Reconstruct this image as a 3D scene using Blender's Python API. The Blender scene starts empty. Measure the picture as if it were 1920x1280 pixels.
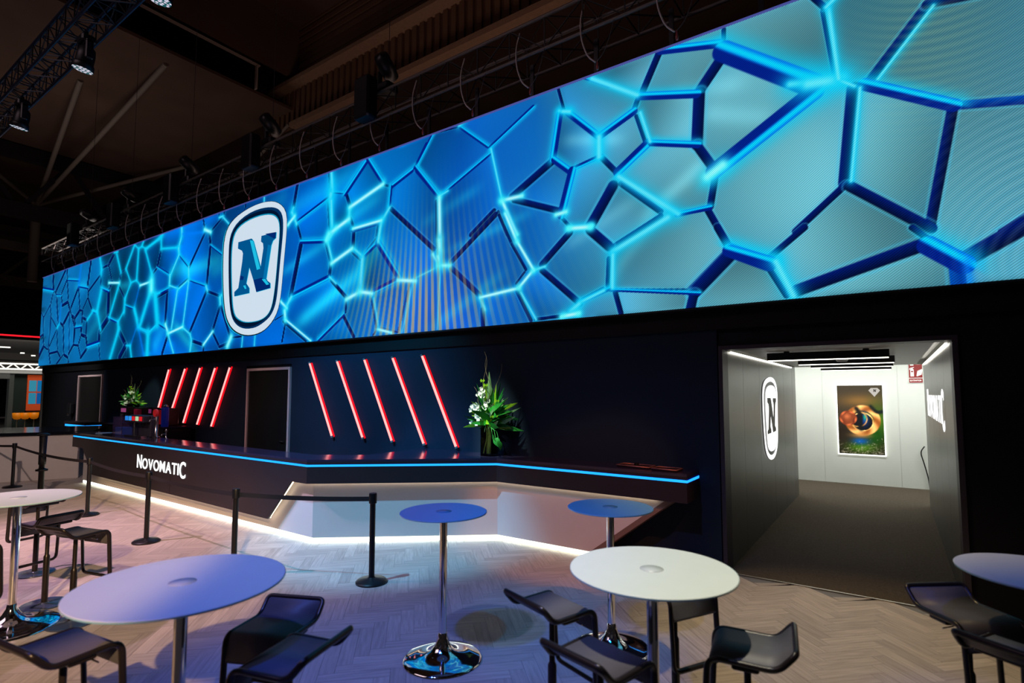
import bpy, math, random
import numpy as np
from mathutils import Vector, Matrix

R = math.radians
PI = math.pi
random.seed(7)
rng = np.random.default_rng(7)
scene = bpy.context.scene
COL = scene.collection

# ------------------------------------------------------------------ helpers
def lin(c):
    c = np.asarray(c, float)
    return np.where(c <= 0.04045, c / 12.92, ((c + 0.055) / 1.055) ** 2.4)

def L(r, g, b):
    v = lin([r / 255, g / 255, b / 255])
    return (float(v[0]), float(v[1]), float(v[2]), 1.0)

MATS = {}
def mat(name, color=(0.5, 0.5, 0.5, 1), rough=0.5, metal=0.0, emit=None, estr=1.0, noise=0.0, nscale=8.0,
        bump=0.0, trans=0.0, ior=1.45, spec=None, alpha=None):
    if name in MATS:
        return MATS[name]
    m = bpy.data.materials.new(name)
    m.use_nodes = True
    nt = m.node_tree
    b = nt.nodes['Principled BSDF']
    b.inputs['Base Color'].default_value = color
    b.inputs['Roughness'].default_value = rough
    b.inputs['Metallic'].default_value = metal
    b.inputs['IOR'].default_value = ior
    b.inputs['Transmission Weight'].default_value = trans
    if spec is not None:
        b.inputs['Specular IOR Level'].default_value = spec
    if emit is not None:
        b.inputs['Emission Color'].default_value = emit
        b.inputs['Emission Strength'].default_value = estr
    tc = nt.nodes.new('ShaderNodeTexCoord')
    nz = nt.nodes.new('ShaderNodeTexNoise')
    nz.inputs['Scale'].default_value = nscale
    nz.inputs['Detail'].default_value = 4
    nt.links.new(tc.outputs['Object'], nz.inputs['Vector'])
    if noise > 0:
        mx = nt.nodes.new('ShaderNodeMixRGB')
        mx.blend_type = 'MULTIPLY'
        mx.inputs['Color1'].default_value = color
        rp = nt.nodes.new('ShaderNodeValToRGB')
        rp.color_ramp.elements[0].position = 0.3
        rp.color_ramp.elements[0].color = (1 - noise, 1 - noise, 1 - noise, 1)
        rp.color_ramp.elements[1].position = 0.7
        rp.color_ramp.elements[1].color = (1, 1, 1, 1)
        nt.links.new(nz.outputs['Fac'], rp.inputs['Fac'])
        mx.inputs['Fac'].default_value = 1
        nt.links.new(rp.outputs['Color'], mx.inputs['Color2'])
        nt.links.new(mx.outputs['Color'], b.inputs['Base Color'])
    if bump > 0:
        bp = nt.nodes.new('ShaderNodeBump')
        bp.inputs['Strength'].default_value = bump
        bp.inputs['Distance'].default_value = 0.01
        nt.links.new(nz.outputs['Fac'], bp.inputs['Height'])
        nt.links.new(bp.outputs['Normal'], b.inputs['Normal'])
    MATS[name] = m
    return m

def glow(name, color, strength=1.0):
    """a plain luminous surface"""
    if name in MATS:
        return MATS[name]
    m = bpy.data.materials.new(name)
    m.use_nodes = True
    nt = m.node_tree
    for n in list(nt.nodes):
        nt.nodes.remove(n)
    o = nt.nodes.new('ShaderNodeOutputMaterial')
    e = nt.nodes.new('ShaderNodeEmission')
    e.inputs['Color'].default_value = color
    e.inputs['Strength'].default_value = strength
    nt.links.new(e.outputs[0], o.inputs['Surface'])
    MATS[name] = m
    return m

class MB:
    """collects geometry, then links it as ONE mesh object"""
    def __init__(self):
        self.v = []; self.f = []; self.s = []
    def add(self, vs, fs, smooth=False):
        o = len(self.v)
        self.v += [tuple(map(float, p)) for p in vs]
        for q in fs:
            self.f.append(tuple(o + i for i in q)); self.s.append(smooth)
        return self
    def box(self, a, b):
        x0, y0, z0 = a; x1, y1, z1 = b
        vs = [(x0,y0,z0),(x1,y0,z0),(x1,y1,z0),(x0,y1,z0),(x0,y0,z1),(x1,y0,z1),(x1,y1,z1),(x0,y1,z1)]
        return self.add(vs, [(0,3,2,1),(4,5,6,7),(0,1,5,4),(1,2,6,5),(2,3,7,6),(3,0,4,7)])
    def bbox(self, a, b, r=0.01):
        """box with chamfered edges"""
        x0, y0, z0 = a; x1, y1, z1 = b
        r = min(r, (x1-x0)/2.01, (y1-y0)/2.01, (z1-z0)/2.01)
        P = [(x0+r,y0),(x1-r,y0),(x1,y0+r),(x1,y1-r),(x1-r,y1),(x0+r,y1),(x0,y1-r),(x0,y0+r)]
        cx, cy = (x0+x1)/2, (y0+y1)/2
        def ins(p):
            return (p[0] + (r if p[0] < cx else -r)*0.7, p[1] + (r if p[1] < cy else -r)*0.7)
        rings = [[(*ins(p), z0) for p in P], [(*p, z0+r) for p in P], [(*p, z1-r) for p in P], [(*ins(p), z1) for p in P]]
        vs = [q for ring in rings for q in ring]
        fs = []
        for k in range(3):
            for i in range(8):
                j = (i+1) % 8
                fs.append((k*8+i, k*8+j, (k+1)*8+j, (k+1)*8+i))
        fs.append(tuple(range(7, -1, -1))); fs.append(tuple(range(24, 32)))
        return self.add(vs, fs)
    def prism(self, poly, z0, z1):
        n = len(poly)
        a = sum(poly[i][0]*poly[(i+1)%n][1]-poly[(i+1)%n][0]*poly[i][1] for i in range(n))
        if a < 0: poly = poly[::-1]
        vs = [(p[0],p[1],z0) for p in poly] + [(p[0],p[1],z1) for p in poly]
        fs = [tuple(range(n-1,-1,-1)), tuple(range(n,2*n))]
        fs += [(i,(i+1)%n,n+(i+1)%n,n+i) for i in range(n)]
        return self.add(vs, fs)
    def lathe(self, prof, seg=32, c=(0,0,0), smooth=True):
        """prof: (r, z) list; a repeated point makes a crisp edge"""
        parts = []; cur = [prof[0]]
        for p in prof[1:]:
            if p == cur[-1]:
                parts.append(cur); cur = [p]
            else:
                cur.append(p)
        parts.append(cur)
        for pr in parts:
            if len(pr) < 2: continue
            vs = []; fs = []
            for (r, z) in pr:
                for i in range(seg):
                    a = 2*PI*i/seg
                    vs.append((c[0]+r*math.cos(a), c[1]+r*math.sin(a), c[2]+z))
            for k in range(len(pr)-1):
                for i in range(seg):
                    j = (i+1) % seg
                    fs.append((k*seg+i, k*seg+j, (k+1)*seg+j, (k+1)*seg+i))
            self.add(vs, fs, smooth)
        return self
    def tube(self, pts, r=0.01, seg=10, closed=False, ry=None, cap=True):
        pts = [Vector(p) for p in pts]
        n = len(pts)
        tang = []
        for i in range(n):
            if closed:
                t = pts[(i+1) % n] - pts[i-1]
            else:
                t = pts[min(i+1,n-1)] - pts[max(i-1,0)]
            tang.append(t.normalized())
        ref = Vector((0,0,1))
        if abs(tang[0].dot(ref)) > 0.95: ref = Vector((1,0,0))
        nrm = (ref - tang[0]*ref.dot(tang[0])).normalized()
        vs = []; fs = []
        for i in range(n):
            t = tang[i]
            nrm = (nrm - t*nrm.dot(t))
            if nrm.length < 1e-6: nrm = t.orthogonal()
            nrm.normalize()
            bi = t.cross(nrm)
            rr = r[i] if isinstance(r, (list, tuple)) else r
            r2 = rr if ry is None else ry
            for k in range(seg):
                a = 2*PI*k/seg
                vs.append(pts[i] + nrm*(rr*math.cos(a)) + bi*(r2*math.sin(a)))
        m = n if closed else n-1
        for i in range(m):
            i2 = (i+1) % n
            for k in range(seg):
                k2 = (k+1) % seg
                fs.append((i*seg+k, i*seg+k2, i2*seg+k2, i2*seg+k))
        self.add(vs, fs, True)
        if cap and not closed:
            self.add(vs[:seg], [tuple(range(seg-1,-1,-1))])
            self.add(vs[-seg:], [tuple(range(seg))])
        return self
    def bar(self, a, b, w=0.02, h=None):
        """square bar between two points"""
        h = w if h is None else h
        a = Vector(a); b = Vector(b); t = (b-a).normalized()
        ref = Vector((0,0,1)) if abs(t.z) < 0.95 else Vector((1,0,0))
        s = t.cross(ref).normalized()*(w/2); u = s.cross(t).normalized()*(h/2)
        vs = [a-s-u,a+s-u,a+s+u,a-s+u,b-s-u,b+s-u,b+s+u,b-s+u]
        return self.add(vs, [(0,3,2,1),(4,5,6,7),(0,1,5,4),(1,2,6,5),(2,3,7,6),(3,0,4,7)])
    def ball(self, c, r, seg=12, ring=8):
        pr = [(max(1e-4, r*math.sin(PI*k/ring)), -r*math.cos(PI*k/ring)) for k in range(ring+1)]
        return self.lathe(pr, seg, c)
    def flat(self, pts3):
        return self.add(pts3, [tuple(range(len(pts3)))])
    def ribbon(self, pts, w, up=(0,0,1)):
        up = Vector(up)*(w/2); n = len(pts)
        vs = []
        for p in pts: vs += [Vector(p)-up, Vector(p)+up]
        return self.add(vs, [(2*i,2*i+2,2*i+3,2*i+1) for i in range(n-1)], True)
    def build(self, name, m, parent=None, loc=None, rot=None):
        me = bpy.data.meshes.new(name)
        me.from_pydata(self.v, [], self.f)
        me.polygons.foreach_set('use_smooth', self.s)
        if m is not None: me.materials.append(m)
        me.update()
        o = bpy.data.objects.new(name, me)
        COL.objects.link(o)
        if parent is not None: o.parent = parent
        if loc is not None: o.location = loc
        if rot is not None: o.rotation_euler = rot
        return o

def tag(o, label=None, cat=None, group=None, kind=None):
    if label: o['label'] = label
    if cat: o['category'] = cat
    if group: o['group'] = group
    if kind: o['kind'] = kind
    return o

def thing(name, label, cat, loc=(0,0,0), rz=0.0, group=None):
    o = bpy.data.objects.new(name, None)
    o.empty_display_size = 0.1
    COL.objects.link(o)
    o.location = loc; o.rotation_euler = (0,0,rz)
    return tag(o, label, cat, group)

def struct(name, mb, m):
    return tag(mb.build(name, m), kind='structure')

def dup(root, loc, rz, label):
    r = root.copy(); COL.objects.link(r)
    r.location = loc; r.rotation_euler = (0,0,rz); r['label'] = label
    for ch in list(root.children):
        c = ch.copy(); COL.objects.link(c); c.parent = r
        for g in list(ch.children):
            d = g.copy(); COL.objects.link(d); d.parent = c
    return r

def letters(txt, size, depth=0.01, weight=0.0):
    """flat text as raw geometry: list of (verts, faces) per glyph in the XZ plane, baseline at z=0"""
    cu = bpy.data.curves.new('t', 'FONT')
    cu.body = txt; cu.size = size; cu.extrude = depth/2; cu.offset = weight
    ob = bpy.data.objects.new('t', cu); COL.objects.link(ob)
    dg = bpy.context.evaluated_depsgraph_get()
    me = bpy.data.meshes.new_from_object(ob.evaluated_get(dg))
    vs = [(v.co.x, -v.co.z, v.co.y) for v in me.vertices]
    fs = [tuple(p.vertices) for p in me.polygons]
    bpy.data.objects.remove(ob); bpy.data.curves.remove(cu); bpy.data.meshes.remove(me)
    return vs, fs

def wordmark(height, width, depth, xf):
    """the wordmark with its tall first and last letter; yields one MB per letter. xf maps (u, d, w) to 3D"""
    word = [('N',1.28),('O',1),('V',1),('O',1),('M',1),('A',1),('T',1),('I',1),('C',1.45)]
    x = 0; glyphs = []
    for ch, s in word:
        vs, fs = letters(ch, 1.0, 0.0, 0.012)
        a = np.array(vs); x0, x1 = a[:,0].min(), a[:,0].max(); h = a[:,2].max()-a[:,2].min()
        z0 = a[:,2].min()
        sc = 0.70/h
        nx = (a[:,0]-x0)*sc*(0.80 if ch not in 'IC' else 0.9)
        nz = (a[:,2]-z0)*sc*s
        w = nx.max()
        if ch == 'C': nz -= 0.16
        if ch == 'N': nz -= 0.0
        if ch not in 'NC': nz += 0.0
        glyphs.append((nx + x, nz, fs)); x += w + 0.085
        if ch in 'VA': x -= 0.02
    tot = x - 0.085
    zmin = min(g[1].min() for g in glyphs); zmax = max(g[1].max() for g in glyphs)
    out = []
    for nx, nz, fs in glyphs:
        mb = MB()
        n = len(nx)
        front = [xf(nx[i]/tot*width, 0.0, (nz[i]-zmin)/(zmax-zmin)*height) for i in range(n)]
        back = [xf(nx[i]/tot*width, depth, (nz[i]-zmin)/(zmax-zmin)*height) for i in range(n)]
        mb.add(front, fs)
        # walls of the letter: boundary edges
        cnt = {}
        for q in fs:
            for i in range(len(q)):
                e = (q[i], q[(i+1)%len(q)])
                k = tuple(sorted(e)); cnt.setdefault(k, []).append(e)
        wall = [(e[0][0], e[0][1]) for e in cnt.values() if len(e) == 1]
        mb.add(front+back, [(a, b, n+b, n+a) for a, b in wall])
        out.append(mb)
    return out

# ------------------------------------------------------------------ the LED display
# cell edges of the picture on the display, in metres on the panel: kind x0 z0 x1 z1 half-width side
SEGS = """d -24.729 6.299 -24.627 5.704 0.084 -1
d -23.496 6.31 -24.373 5.652 0.063 -1
d -23.298 6.308 -23.249 5.998 0.052 -1
d -23.249 5.998 -23.768 5.516 0.044 -1
d -24.627 5.704 -24.373 5.652 0.019 1
d -24.373 5.652 -24.283 5.534 0.043 -1
d -24.623 5.679 -24.837 5.263 0.042 -1
d -24.837 5.263 -25.529 4.833 0.03 -1
d -25.529 4.833 -25.958 5.118 0.025 1
d -24.283 5.534 -23.992 4.615 0.039 -1
d -23.762 5.48 -23.603 5.124 0.048 -1
d -23.249 5.998 -23.031 5.231 0.049 -1
d -23.031 5.231 -23.603 5.124 0.024 -1
d -21.132 6.32 -21.331 5.49 0.071 -1
d -21.331 5.49 -21.222 5.336 0.036 -1
d -21.222 5.336 -21.249 5.121 0.047 -1
d -21.222 5.336 -20.227 5.779 0.043 1
d -20.171 5.962 -19.649 5.997 0.038 1
d -19.649 5.997 -19.276 6.275 0.066 1
d -19.649 5.997 -19.325 5.459 0.034 -1
d -18.653 5.62 -18.328 5.697 0.021 1
d -16.561 5.296 -16.211 5.472 0.035 1
d -19.323 5.439 -19.541 5.155 0.056 -1
d -18.764 5.332 -18.677 5.623 0.04 1
d -20.255 5.782 -20.17 5.349 0.042 -1
d -19.541 5.155 -19.49 4.35 0.103 -1
d -18.749 5.21 -18.294 4.804 0.038 -1
d -22.116 5.59 -22.814 4.867 0.064 -1
d -22.116 5.59 -21.91 4.81 0.046 -1
d -23.6 5.1 -23.053 5.164 0.055 1
d -23.053 5.164 -22.81 4.844 0.059 -1
d -21.22 5.118 -20.82 4.692 0.048 -1
d -21.275 5.102 -21.665 4.766 0.037 -1
d -22.81 4.844 -23.451 4.388 0.076 -1
d -23.702 4.499 -23.38 4.36 0.048 1
d -24.19 5.393 -23.895 4.443 0.039 -1
d -25.531 4.846 -25.492 4.214 0.045 -1
d -25.492 4.214 -25.996 4.07 0.043 -1
d -25.492 4.214 -25.337 3.764 0.056 -1
d -25.337 3.764 -25.934 3.322 0.085 -1
d -24.864 5.217 -24.72 4.792 0.04 -1
d -24.72 4.792 -24.014 4.334 0.031 1
d -24.72 4.792 -24.806 3.641 0.044 -1
d -24.01 4.31 -24.714 3.733 0.042 -1
d -24.01 4.31 -23.849 3.55 0.04 -1
d -25.337 3.764 -24.949 3.636 0.035 1
d -24.949 3.636 -24.768 3.628 0.038 1
d -24.768 3.628 -24.539 3.129 0.051 -1
d -24.632 3.466 -23.841 3.503 0.04 1
d -23.841 3.503 -23.465 3.256 0.047 -1
d -23.465 3.256 -23.839 3.083 0.045 -1
d -23.377 4.336 -23.19 3.383 0.051 -1
d -23.19 3.383 -23.465 3.256 0.03 -1
d -23.153 3.359 -22.751 3.252 0.051 1
d -22.751 3.252 -22.726 3.094 0.05 -1
d -22.868 4.803 -22.698 3.52 0.025 -1
d -22.59 4.643 -22.283 4.26 0.057 -1
d -22.283 4.26 -22.314 3.659 0.075 -1
d -22.314 3.659 -22.737 3.364 0.052 -1
d -22.81 4.844 -22.59 4.643 0.033 -1
d -22.59 4.643 -22.328 4.554 0.062 1
d -22.328 4.554 -21.876 4.784 0.063 1
d -21.876 4.784 -21.632 4.741 0.035 1
d -22.328 4.554 -22.221 4.255 0.046 -1
d -21.658 4.721 -21.629 4.521 0.047 -1
d -21.629 4.521 -21.204 4.4 0.047 1
d -21.704 4.23 -21.629 4.521 0.048 1
d -21.704 4.23 -21.637 3.974 0.068 -1
d -21.637 3.974 -21.882 3.615 0.043 -1
d -22.314 3.659 -21.882 3.615 0.035 1
d -21.634 3.952 -21.213 3.861 0.054 1
d -21.23 4.381 -21.213 3.861 0.046 -1
d -21.213 3.861 -21.077 3.51 0.063 -1
d -21.882 3.615 -21.583 3.208 0.038 -1
d -21.074 3.488 -21.583 3.208 0.058 -1
d -20.125 3.609 -20.116 3.941 0.086 1
d -20.125 3.609 -19.977 3.107 0.03 -1
d -20.02 4.018 -19.461 4.327 0.097 1
d -18.639 3.905 -18.062 3.423 0.076 -1
d -18.057 3.384 -18.047 3.095 0.037 -1
d -18.106 3.405 -18.493 3.092 0.085 -1
d -16.057 5.945 -16.252 5.478 0.049 -1
d -13.801 6.351 -13.713 6.067 0.03 -1
d -13.413 5.965 -12.926 6.188 0.029 1
d -13.022 6.239 -13.063 6.377 0.023 1
d -12.836 6.22 -12.785 6.355 0.038 1
d -13.705 5.966 -14.425 5.232 0.043 -1
d -13.474 5.926 -13.386 5.616 0.048 -1
d -13.4 5.585 -13.507 4.667 0.053 -1
d -16.25 5.459 -16.521 5.31 0.036 -1
d -14.436 4.944 -14.957 4.782 0.027 -1
d -16.556 4.852 -16.295 4.695 0.037 1
d -15.588 4.729 -15.642 3.883 0.062 -1
d -16.208 4.632 -15.588 4.729 0.033 1
d -13.496 4.519 -14.283 3.549 0.048 -1
d -13.496 4.519 -12.854 4.323 0.033 1
d -12.824 4.115 -13.136 3.539 0.047 -1
d -12.808 4.098 -12.341 3.349 0.04 -1
d -14.129 3.341 -13.556 3.212 0.04 1
d -13.131 3.476 -12.799 3.127 0.037 -1
d -13.554 3.196 -13.545 3.083 0.039 -1
d -12.799 3.127 -12.446 3.186 0.034 1
d -12.252 3.313 -11.801 3.316 0.024 1
d -15.475 3.537 -15.74 3.094 0.057 -1
d -11.868 6.376 -11.913 5.984 0.023 -1
d -9.886 6.378 -10.013 5.87 0.049 -1
d -9.857 5.49 -9.705 5.146 0.032 -1
d -8.866 5.761 -8.804 5.209 0.024 -1
d -9.723 5.039 -10.02 4.032 0.065 -1
d -8.898 4.961 -8.738 4.52 0.038 -1
d -8.761 4.575 -8.791 4.28 0.025 -1
d -10.253 3.527 -9.46 3.083 0.03 1
d -10.26 3.667 -10.569 3.58 0.013 -1
d -10.181 3.494 -10.28 3.114 0.028 -1
d -8.537 3.372 -9.034 3.085 0.032 -1
d -8.862 6.37 -8.796 5.972 0.032 -1
d -7.324 5.774 -7.107 5.68 0.023 1
d -8.315 5.803 -8.185 5.52 0.04 -1
d -6.021 5.201 -6.001 4.419 0.023 -1
d -7.077 5.269 -6.056 4.4 0.043 1
d -8.179 5.312 -8.077 5.103 0.033 -1
d -8.866 5.771 -8.793 5.18 0.032 -1
d -8.076 5.072 -8.09 4.76 0.046 -1
d -7.416 5.047 -7.454 4.811 0.029 -1
d -7.454 4.811 -7.694 4.636 0.02 -1
d -8.913 4.951 -8.746 4.582 0.029 -1
d -8.11 4.65 -7.872 4.475 0.021 1
d -8.743 4.517 -8.76 4.276 0.041 -1
d -8.707 4.205 -8.226 3.803 0.041 1
d -6.601 3.882 -6.866 3.094 0.026 -1
d -8.249 3.775 -8.266 3.558 0.031 -1
d -8.311 3.468 -8.015 3.076 0.038 -1
d -7.558 3.736 -7.413 3.203 0.027 -1
d -7.327 3.197 -6.866 3.086 0.019 1
d -7.412 3.158 -7.497 3.075 0.019 -1
d -6.101 6.358 -5.535 6.314 0.014 1
d -4.83 4.8 -5.275 4.506 0.04 -1
d -4.755 4.77 -4.588 4.39 0.027 -1
d -4.498 4.947 -3.793 5.318 0.056 1
d -4.462 4.894 -3.701 4.58 0.045 1
d -3.686 4.506 -3.53 4.323 0.025 1
d -3.241 4.285 -2.961 4.65 0.058 1
d -5.682 4.127 -4.792 4.737 0.041 1
d -5.682 4.046 -5.092 3.535 0.044 1
d -4.427 3.642 -4.27 3.799 0.018 1
d -4.736 4.711 -4.498 4.231 0.026 -1
d -4.498 4.231 -4.252 3.826 0.025 1
d -3.982 3.862 -3.53 4.244 0.048 1
d -3.227 4.219 -2.969 3.975 0.062 1
d -3.982 3.776 -3.387 3.25 0.044 1
d -3.356 3.301 -3.048 3.416 0.023 1
d -4.41 3.523 -4.169 3.081 0.03 -1
d -4.102 3.09 -3.633 3.108 0.023 1
d -5.043 3.316 -5.032 3.071 0.041 -1
d -3.706 6.351 -3.614 6.015 0.024 -1
d -2.457 5.905 -2.242 6.322 0.048 1
d -1.463 6.204 -1.46 6.318 0.027 1
d -1.482 5.996 -1.759 5.661 0.066 -1
d -1.76 5.632 -1.801 5.023 0.07 -1
d -2.528 5.82 -2.586 5.683 0.036 -1
d -2.556 5.596 -2.438 5.21 0.026 -1
d -1.802 5.009 -1.633 4.71 0.054 1
d -3.036 5.164 -2.823 4.907 0.039 1
d -2.776 4.759 -2.259 4.288 0.038 1
d -2.891 4.753 -3.217 4.283 0.074 -1
d -2.26 4.229 -2.869 3.959 0.037 -1
d -3.235 4.239 -2.951 3.956 0.062 1
d -1.665 4.228 -1.603 4.564 0.041 1
d -1.698 4.207 -1.451 3.681 0.04 1
d -1.465 3.643 -1.883 3.256 0.078 -1
d -2.961 3.803 -2.982 3.452 0.03 -1
d -2.829 3.382 -1.855 3.274 0.01 1
d -1.883 3.229 -1.915 3.05 0.054 -1
d -2.877 3.349 -2.801 3.07 0.036 -1
d -0.453 6.128 -0.364 5.341 0.021 -1
d -0.435 6.16 -0.547 6.33 0.032 -1
d -0.054 5.235 0.434 5.828 0.044 1
d 0.434 5.828 0.817 5.769 0.048 1
bd 0.578 4.755 1.083 4.656 0.042 1
D -0.21 5.193 -0.32 4.213 0.057 -1
D 0.574 4.739 0.356 3.623 0.043 -1
d -0.309 4.192 -0.784 3.786 0.037 -1
D -0.271 4.165 0.362 3.614 0.052 1
D 1.033 3.616 0.862 3.501 0.027 -1
d -1.588 3.967 -1.456 3.693 0.042 1
d -1.057 3.532 -0.698 3.81 0.035 1
d -1.077 3.455 -0.893 3.097 0.031 1
D -0.788 3.144 0.336 3.479 0.066 1
D 0.219 3.647 0.325 3.533 0.027 1
D 0.591 3.278 1.017 3.522 0.075 1
bd 0.538 3.235 0.543 3.049 0.061 -1
d -1.428 3.648 -1.861 3.24 0.071 -1
d -1.872 3.22 -1.929 3.033 0.054 -1
DC -25.92 5.956 -24.633 5.741 0.059 1
DC -24.283 5.534 -23.762 5.48 0.028 1
CD -23.177 5.954 -22.087 5.8 0.036 1
CD -22.12 5.613 -21.328 5.468 0.044 1
CD -20.14 5.325 -19.541 5.155 0.052 1
CD -18.247 4.603 -17.633 4.45 0.032 1
CD -20.786 4.646 -20.388 4.559 0.043 1
CD -22.217 4.233 -21.704 4.23 0.045 1
DC -21.054 3.552 -20.128 3.63 0.064 1
CD -19.462 4.337 -18.716 4.139 0.042 1
DC -17.261 3.889 -16.646 3.718 0.047 1
DC -16.646 3.718 -16.094 3.898 0.057 1
CD -13.386 5.616 -12.77 5.28 0.028 1
CD -14.996 5.624 -14.461 5.237 0.035 1
DC -16.252 5.478 -15.476 5.16 0.031 1
CD -14.396 4.888 -13.504 4.634 0.027 1
CD -15.556 4.796 -16.295 4.695 0.041 -1
CD -16.098 3.934 -15.611 3.757 0.039 1
DC -9.883 5.55 -8.807 5.855 0.04 1
CD -9.703 5.111 -8.858 4.994 0.048 1
DC -9.997 4.029 -8.77 4.278 0.054 1
CD -8.717 5.922 -8.34 5.825 0.02 1
CD -8.34 5.825 -7.717 6.332 0.059 1
CD -7.717 6.332 -7.325 5.82 0.049 1
CD -7.086 5.675 -6.518 5.869 0.046 1
DC -6.518 5.869 -6.251 6.221 0.033 1
CD -6.478 5.83 -5.957 5.257 0.042 1
CD -7.096 5.663 -7.132 5.34 0.042 -1
CD -8.1 5.076 -7.33 5.092 0.052 1
CD -7.804 4.527 -7.408 4.74 0.049 1
CD -7.408 4.725 -6.865 4.042 0.066 1
DC -7.539 3.84 -6.884 4.001 0.052 1
CD -8.337 3.501 -9.049 3.089 0.045 -1
DC -6.487 5.887 -6.101 6.358 0.033 1
CD -5.535 6.323 -4.948 5.828 0.028 1
DC -4.909 5.81 -4.125 6.208 0.03 1
CD -4.909 5.707 -5.953 5.254 0.031 -1
CD -6.486 5.87 -5.976 5.275 0.043 1
CD -3.793 5.346 -3.676 5.981 0.054 1
CD -3.548 5.942 -3.08 5.469 0.047 1
CD -3.777 5.328 -3.492 5.073 0.049 1
DC -3.476 5.125 -3.054 5.201 0.032 1
DC -3.492 5.101 -3.67 4.517 0.062 -1
CD -3.318 6.372 -2.922 6.107 0.017 1
CD -2.219 6.344 -1.517 6.167 0.053 1
CD -2.505 5.843 -1.787 5.641 0.053 1
CD -2.586 5.668 -3.066 5.476 0.053 -1
DC -2.407 5.202 -2.823 4.922 0.06 -1
CD -2.362 5.189 -1.788 5.012 0.042 1
CD -2.057 4.212 -1.671 4.222 0.033 1
CD -1.463 3.683 -1.054 3.464 0.08 1
CD -2.958 3.388 -1.816 3.221 0.023 1
CD -2.958 3.404 -3.366 3.275 0.03 -1
CD -1.475 6.061 -0.571 5.343 0.122 1
DC -0.557 5.268 -1.612 4.645 0.099 -1
CD -0.117 5.2 0.584 4.757 0.062 1
CD -1.457 3.673 -1.04 3.48 0.069 1
CD 0.335 3.453 0.589 3.236 0.09 1
b -21.982 6.316 -22.089 5.812 0.075 -1
b -22.089 5.812 -22.12 5.613 0.075 -1
c -20.227 5.779 -20.193 5.923 0.089 1
c -20.193 5.923 -20.381 6.321 0.075 1
c -19.281 6.317 -18.98 6.303 0.034 1
c -19.074 6.266 -18.677 5.623 0.064 -1
c -18.328 5.697 -17.799 6.331 0.069 1
c -17.799 6.331 -17.511 6.169 0.032 1
c -17.511 6.169 -17.295 6.212 0.035 1
c -17.295 6.212 -17.201 6.351 0.06 1
c -17.295 6.212 -17.066 6.1 0.03 1
c -17.066 6.1 -16.166 6.238 0.046 1
c -17.509 6.149 -17.547 5.286 0.073 -1
c -18.328 5.697 -17.951 5.256 0.041 -1
c -17.064 6.081 -16.561 5.296 0.054 -1
c -17.949 5.237 -17.545 5.266 0.035 1
c -17.545 5.266 -17.305 5.085 0.032 1
c -16.561 5.296 -16.583 5.114 0.068 -1
c -20.132 5.261 -20.395 4.612 0.129 -1
c -18.761 5.312 -19.387 4.341 0.075 -1
c -17.947 5.217 -18.294 4.804 0.05 -1
c -18.294 4.804 -18.319 4.413 0.096 -1
b -17.633 4.45 -17.345 5.051 0.035 1
c -17.633 4.45 -17.373 4.105 0.07 -1
c -16.564 4.926 -17.109 4.084 0.064 -1
c -16.558 4.87 -16.297 4.714 0.037 1
c -16.297 4.714 -16.105 4.007 0.061 -1
c -16.297 4.714 -16.018 4.739 0.032 1
c -20.82 4.692 -20.395 4.612 0.034 1
b -23.709 5.157 -23.801 4.483 0.041 -1
c -24.014 4.334 -23.831 4.462 0.058 1
c -21.204 4.4 -20.731 4.652 0.06 1
c -20.365 4.588 -20.017 3.997 0.073 -1
c -18.717 4.149 -18.323 4.453 0.044 1
c -18.717 4.149 -18.642 3.925 0.091 -1
c -18.642 3.925 -19.178 3.098 0.108 -1
c -18.062 3.423 -17.74 3.406 0.038 1
b -17.742 3.426 -17.434 3.863 0.032 1
c -17.783 3.389 -17.658 3.08 0.067 -1
c -17.586 4.427 -17.307 3.911 0.077 -1
c -17.307 3.911 -17.162 3.976 0.044 1
b -17.307 3.911 -16.829 3.066 0.06 -1
c -16.646 3.718 -16.623 3.095 0.083 -1
c -16.094 3.898 -16.285 4.603 0.077 1
c -17.021 6.074 -16.091 6.299 0.04 1
c -16.091 6.299 -16.016 6.342 0.074 1
c -16.084 6.225 -16.057 5.945 0.048 -1
c -16.057 5.945 -15.05 5.825 0.036 1
c -15.05 5.825 -14.895 6.134 0.059 1
c -14.895 6.134 -14.933 6.36 0.057 1
b -14.859 6.145 -13.741 6.005 0.041 1
c -13.022 6.239 -12.838 6.236 0.028 1
c -12.835 6.203 -12.581 6.012 0.022 1
c -15.049 5.807 -15.016 5.644 0.057 -1
c -15.014 5.627 -15.437 5.155 0.041 -1
c -14.461 5.237 -14.436 4.944 0.056 -1
c -15.476 5.16 -15.487 4.877 0.062 -1
c -15.487 4.877 -14.953 4.729 0.028 1
c -14.953 4.729 -14.433 4.91 0.037 1
c -16.577 5.057 -16.556 4.852 0.082 -1
c -16.596 4.837 -17.178 3.921 0.048 -1
c -16.295 4.695 -16.098 3.934 0.062 -1
c -15.023 4.702 -15.266 3.716 0.045 -1
c -14.43 4.875 -14.648 3.725 0.036 -1
c -13.537 4.638 -13.463 4.516 0.043 -1
c -12.853 4.307 -12.707 4.371 0.034 1
c -12.852 4.291 -12.826 4.131 0.048 -1
c -14.647 3.708 -14.246 3.513 0.031 1
c -14.246 3.513 -14.165 3.359 0.036 -1
c -14.163 3.342 -14.211 3.097 0.041 -1
c -11.802 3.331 -11.828 3.08 0.017 -1
c -11.303 3.315 -11.316 3.084 0.016 -1
c -15.442 3.588 -15.097 3.085 0.037 -1
c -16.605 3.715 -16.096 3.916 0.03 1
c -16.646 3.718 -16.665 3.096 0.067 -1
c -17.307 3.911 -16.606 3.734 0.031 1
c -11.112 6.386 -11.107 5.967 0.021 -1
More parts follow.
